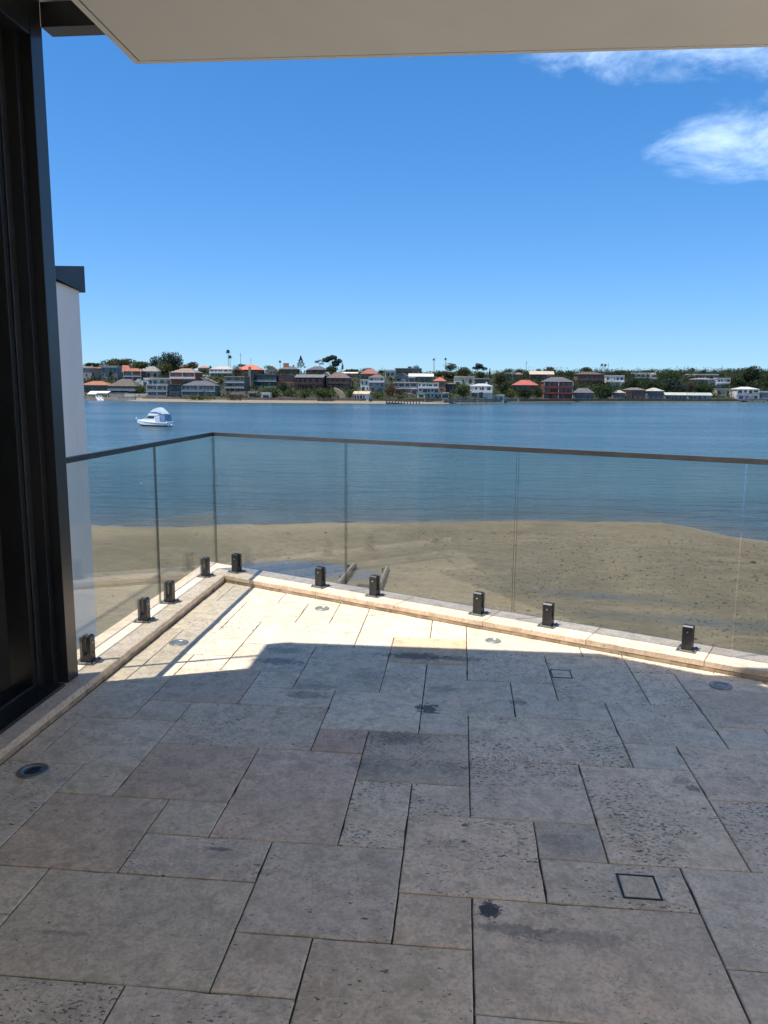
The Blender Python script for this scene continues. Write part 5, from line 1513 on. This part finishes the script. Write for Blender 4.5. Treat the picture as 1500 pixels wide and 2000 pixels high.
def palm(lab, xc, yt, yb, cw, heads=((0, 0),), kind='fan', m=FROND, tm=None, base=None, off=0.0):
    # xc: trunk px, yt: crown top px, yb: visible trunk base px, cw: crown width px
    p = locate(xc, base or yb); Y = p[1]+off
    A, B = at_y(xc, yb, Y), at_y(xc, yt, Y)
    s = (at_y(xc+1, yb, Y)-A)[0]
    z0 = float(terr_z(A[0], Y)); H = B[2]-z0; cw_m = cw*s
    root = empty('palm_tree', (A[0], Y, z0)); tag(root, lab, 'palm', 'palms across the bay')
    bm = bmesh.new(); hc = H-cw_m*.45
    tube(bm, [(0, 0, -.5), (.1, 0, hc*.5), (0, 0, hc)], max(.16, cw_m*.05), max(.11, cw_m*.03), 8)
    obj('trunk', bm_mesh('palm_trunk', bm, tm or PALMTR), root)
    V, F = [], []
    nf = 26
    for i in range(nf):
        th = i*2.399; el = 1.25 - 2.0*(i/nf)
        Lf = cw_m*.52
        d = Vector((math.cos(th)*math.cos(el), math.sin(th)*math.cos(el), math.sin(el)))
        side = Vector((-math.sin(th), math.cos(th), 0))
        prev = Vector((0, 0, hc)); wv = Lf*(.20 if kind == 'fan' else .12)
        for k in range(5):
            t0, t1 = k/5, (k+1)/5
            q = Vector((0, 0, hc)) + d*Lf*t1 + Vector((0, 0, -1))*Lf*.42*t1*t1
            w0 = wv*math.sin(math.pi*min(1, t0*.9+.1)); w1 = wv*math.sin(math.pi*min(1, t1*.9+.08))
            b_ = len(V)
            V += [prev-side*w0+Vector((0,0,-w0*.4)), prev, prev+side*w0+Vector((0,0,-w0*.4)), q-side*w1+Vector((0,0,-w1*.4)), q, q+side*w1+Vector((0,0,-w1*.4))]
            F += [(b_, b_+1, b_+4, b_+3), (b_+1, b_+2, b_+5, b_+4)]
            prev = q
    obj('frond_crown', mesh('frond_crown', V, F, m), root)
    return root

T = [
 ('dark low trees on the skyline at the far left', 168,197,707,721,'wide','d'),
 ('broad olive gum with bare top twigs on the left skyline', 197,254,696.5,717,'wide','o'),
 ('rounded olive tree on the skyline left of the big fig', 257,297,704,722,'wide','y'),
 ('huge dark fig tree standing highest on the left skyline', 300,352,683,726,'wide','b'),
 ('bright yellow-green tree in front of the huge fig', 308,336,705,737,'round','y'),
 ('dark leafy tree under the left side of the huge fig', 294,312,699,722,'round','d'),
 ('olive tree at the right foot of the huge fig', 326,354,709,728,'round','g'),
 ('dark narrow conifer beside the small pink house', 175,188,727,748,'cone','d'),
 ('olive shrub in front of the red-brown verandah house', 239,257,729,746,'shrub','y'),
 ('yellow-green tree beside the dark charcoal-roofed house', 264,286,751,770,'round','y'),
 ('round olive tree behind the red brick house', 361,388,705,727,'round','o'),
 ('green hedge left of the white house under the palms', 386,409,719,733,'shrub','g'),
 ('round clipped green bush in front of the red brick house', 366,381,739,749,'shrub','g'),
 ('dark olive trees between the white house and the salmon roof', 452,470,712,734,'round','o'),
 ('low brown-green ridge trees behind the salmon roof', 462,482,710,716,'shrub','o'),
 ('dark dome tree behind the cream gable', 515,533,712.5,722,'round','d'),
 ('tall dark triangular tree behind the orange chimney', 578,597,694.5,718,'cone','b'),
 ('flat-topped open gum, smaller left one of the pair', 616,633,702,715,'open','b'),
 ('tall open gum with spreading top near the middle skyline', 633,664,693.5,728,'open','b'),
 ('green trees at the foot of the tall open gum', 635,662,712,730,'round','g'),
 ('thin dark pine right of the tall open gum', 666,672,709,722,'cone','b'),
 ('low ridge hedge left of the small red roof', 668,706,721,729,'shrub','d'),
 ('dark bush poking above the red hip roof', 706,730,717.5,728,'shrub','d'),
 ('dark ridge trees left of the stepped white house', 738,755,722,731,'shrub','d'),
 ('small round dark tree above the long dark house', 796,806,713.5,726,'round','d'),
 ('larger round dark tree above the long dark house', 806,821,712,729,'round','d'),
 ('dark leafless-looking tree between grey three-storey and glass-fronted houses', 752,779,746,774,'round','r'),
 ('broad dark tree with two lobes right of the thin palm', 868,892,706,727,'round','g'),
 ('large olive tree left of the spiky grey tree', 890,921,715,738,'round','o'),
 ('olive scrub trees behind the pinkish red roof', 850,892,723,743,'wide','o'),
 ('grey spiky open tree near the centre right', 924,949,711,738,'open','b'),
 ('dark mass under the grey spiky tree', 927,950,726,742,'round','d'),
 ('thin dark pine right of the grey spiky tree', 953,960,719,740,'cone','d'),
 ('dark green tree in front of the cream modern house', 889,921,747,779,'round','g'),
 ('brown-green tree mass right of the thin pine', 960,990,724,760,'round','o'),
 ('dark green tree below the white cube house', 976,1000,742,774,'round','d'),
 ('small olive dome tree behind the white cube', 983,1003,719,731,'round','o'),
 ('olive dome tree behind the dull pink house', 1004,1024,719.5,731,'round','o'),
 ('olive trees at the foot of the radio mast', 1020,1040,723,737,'round','o'),
 ('rounded tree above the cream skillion roof, left small one', 1044,1060,718,729,'round','o'),
 ('big dome tree behind the cream skillion roof', 1060,1087,714,732,'round','o'),
 ('dome tree right of the cream skillion roof', 1086,1104,721,737,'round','g'),
 ('second dome tree right of the cream skillion roof', 1104,1124,722,739,'round','g'),
 ('dome tree rising above the stacked brown roofs', 1133,1159,716,730,'round','o'),
 ('dark garden trees in front of the coral-red roof', 1008,1040,756,780,'wide','d'),
 ('dark trees between the coral roof and the dark red house', 1038,1063,752,780,'round','d'),
 ('dark green tree left of the grey pavilion', 1110,1130,745,776,'round','d'),
 ('dark green tree mass below the brown brick house, left half', 1136,1170,752,768,'wide','g'),
 ('dark green tree mass below the white pillared house', 1164,1200,752,780,'wide','d'),
 ('low ridge bushes behind the long white house', 1196,1235,723,734,'shrub','o'),
 ('ridge bushes right end above the long white house', 1250,1272,722,731,'shrub','o'),
 ('large dark round tree on the right ridge', 1292,1324,719.5,742,'round','g'),
 ('dark tree mass right of the white pillared house', 1218,1250,738,764,'wide','d'),
 ('dark tree mass in the middle of the right hillside', 1248,1300,742,768,'wide','d'),
 ('dark leafy mass below the large round tree on the right', 1290,1342,737,770,'wide','b'),
 ('purplish shrub mass right of the pale green boathouse', 1334,1358,744,768,'round','r'),
 ('dark trees behind the second green-roofed boathouse', 1352,1394,750,772,'wide','d'),
 ('feathery bush on the white roof line at right', 1366,1382,721,734,'round','g'),
 ('olive dome tree left of the palms at right', 1401,1418,725,738,'round','o'),
 ('huge dark tree at the right edge, left lobe', 1449,1492,710,756,'wide','d'),
 ('huge dark tree at the right edge, right lobe', 1482,1530,719,762,'wide','d'),
 ('dark hedge left of the huge right-edge tree', 1424,1456,733,760,'wide','d'),
 ('shrubs below the teal glass house', 508,545,755,778,'shrub','g'),
 ('dark shrubs in front of the brick-red stepped house', 541,566,743,772,'shrub','d'),
 ('grey-green garden shrubs left of the verandah house', 556,582,757,779,'shrub','g'),
 ('green bank shrubs below the verandah house', 580,612,758,779,'shrub','g'),
 ('green bank shrubs left of the sandstone steps', 612,655,757,780,'shrub','g'),
 ('green shrubs right of the sandstone steps', 672,694,757,780,'shrub','g'),
 ('brown shrubs in front of the glass-fronted house', 770,790,758,775,'shrub','r'),
 ('green lawn shrubs before the grey three-storey house', 722,752,766,779,'shrub','y'),
 ('low shrubs above the wall below the slate-roofed house', 356,425,773,779,'shrub','y'),
 ('shrubs on the bank before the grey terraces', 436,482,770,779,'shrub','o'),
 ('green bush left of the dark conifer', 160,178,741,750,'shrub','o'),
 ('olive bank shrubs above the orange-red roof', 188,224,741,752,'shrub','y'),
 ('green shrubs between the coral roof and the white cube', 984,1010,758,780,'shrub','y'),
 ('small green tree behind the dark cube building', 414,428,752,772,'shrub','g'),
]
for q in T: tree(*q)
palm('tallest palm on the left skyline, front one of the twin pair', 446, 680.5, 714, 11, base=730)
palm('slightly shorter palm right of the tallest left palm', 449.5, 691.5, 714, 10, base=731)
palm('dark palm with pale pinkish trunk on the left waterfront', 433, 735, 777, 20, tm=PALEPALM, kind='date')
palm('date palm in front of the grey-blue house at left', 216, 720, 746, 20, kind='date')
palm('small palm on the ridge left of the white house', 411, 712, 722, 10, kind='date', base=727)
palm('small distant palm above the cream gable', 547, 702.5, 716, 7, base=726)
palm('tall thin palm with narrow head in the middle skyline', 846.5, 699, 733, 6, base=742)
palm('short palm head rising behind the two-lobed tree', 870, 697.5, 712, 7, base=726)
palm('left palm of the twin pair right of centre', 1175, 708.5, 727, 8, base=731)
palm('right palm of the twin pair right of centre', 1181.5, 709, 727, 8, base=732)
palm('small flat-topped palm right of the large round tree', 1327, 721, 731, 9, base=735, kind='date')
palm('cocos palm standing over the long grey building', 1351.5, 715, 733, 15, base=736, kind='date')
palm('small palm left of the huge right-edge tree', 1432, 718, 733, 8, base=736, kind='date')
palm('feathery palm beside the huge right-edge tree', 1441.5, 716, 735, 12, base=737, kind='date')
palm('green palm in front of the stepped white ridge house', 763, 733, 748, 14, base=750, kind='date')

def mast(lab, x, yt, yb, w=0.16):
    p = locate(x, yb); B = at_y(x, yt, p[1]); z0 = float(terr_z(p[0], p[1]))
    root = empty('mast', (p[0], p[1], z0)); tag(root, lab, 'mast', 'poles on the far skyline')
    H = B[2]-z0
    bm = bmesh.new(); tube(bm, [(0, 0, -.5), (0, 0, H)], w*1.2, w*.7, 6); obj('pole', bm_mesh('mast_pole', bm, TRUNK), root)
    bm = bmesh.new(); add_box(bm, -1.0, 1.0, -.06, .06, H-1.6, H-1.45); obj('crossarm', bm_mesh('mast_arm', bm, TRUNK), root)
mast('thin pole right of the tall twin palms', 470.5, 689, 730)
mast('shorter thin pole above the salmon roof', 490.5, 699, 730, .13)
mast('tall thin mast right of the pink house', 1027, 705, 737, .18)
mast('thin pole beside the right twin palm', 1187, 709, 736, .16)
mast('thin pole behind the olive dome tree at right', 1409, 714, 738, .14)
mast('thin pole touching the narrow-headed palm', 848.5, 696, 742, .09)

# countless scrub between the houses
def scrub(name, n, mat, seed, lo=12, hi=150, xa=-280, xb=330, rmax=2.4, nq=20):
    global rng
    rng = np.random.default_rng(seed)
    P = []
    for i in range(n):
        x = rng.uniform(xa, xb); t = rng.uniform(lo, hi)
        y = float(fshore(x)) + t/.94
        z = float(terr_z(x, y))
        r = rng.uniform(0.8, rmax)
        P.append(shell((x, y, z+r*.5), (r*1.3, r, r*.9), nq))
    return leaf_mesh(name, np.concatenate(P), 0.34, mat)
tag(obj('hillside_scrub', scrub('hillside_scrub', 2000, L_GREEN, 5, rmax=3.0)), 'green garden scrub filling the gaps between the far houses', 'scrub', None, 'stuff')
tag(obj('hillside_scrub', scrub('hillside_scrub_dark', 1300, L_DARK, 6)), 'darker scrub and hedges between the far houses', 'scrub', None, 'stuff')
tag(obj('hillside_scrub', scrub('hillside_scrub_olive', 900, L_OLIVE, 8, 100, 230)), 'olive scrub along the crest of the far hill', 'scrub', None, 'stuff')
tag(obj('hillside_trees', scrub('hillside_trees', 1150, L_DARK, 12, 16, 140, 25, 330, 4.4, 75)), 'dark tree cover on the right half of the far hillside', 'tree cover', None, 'stuff')
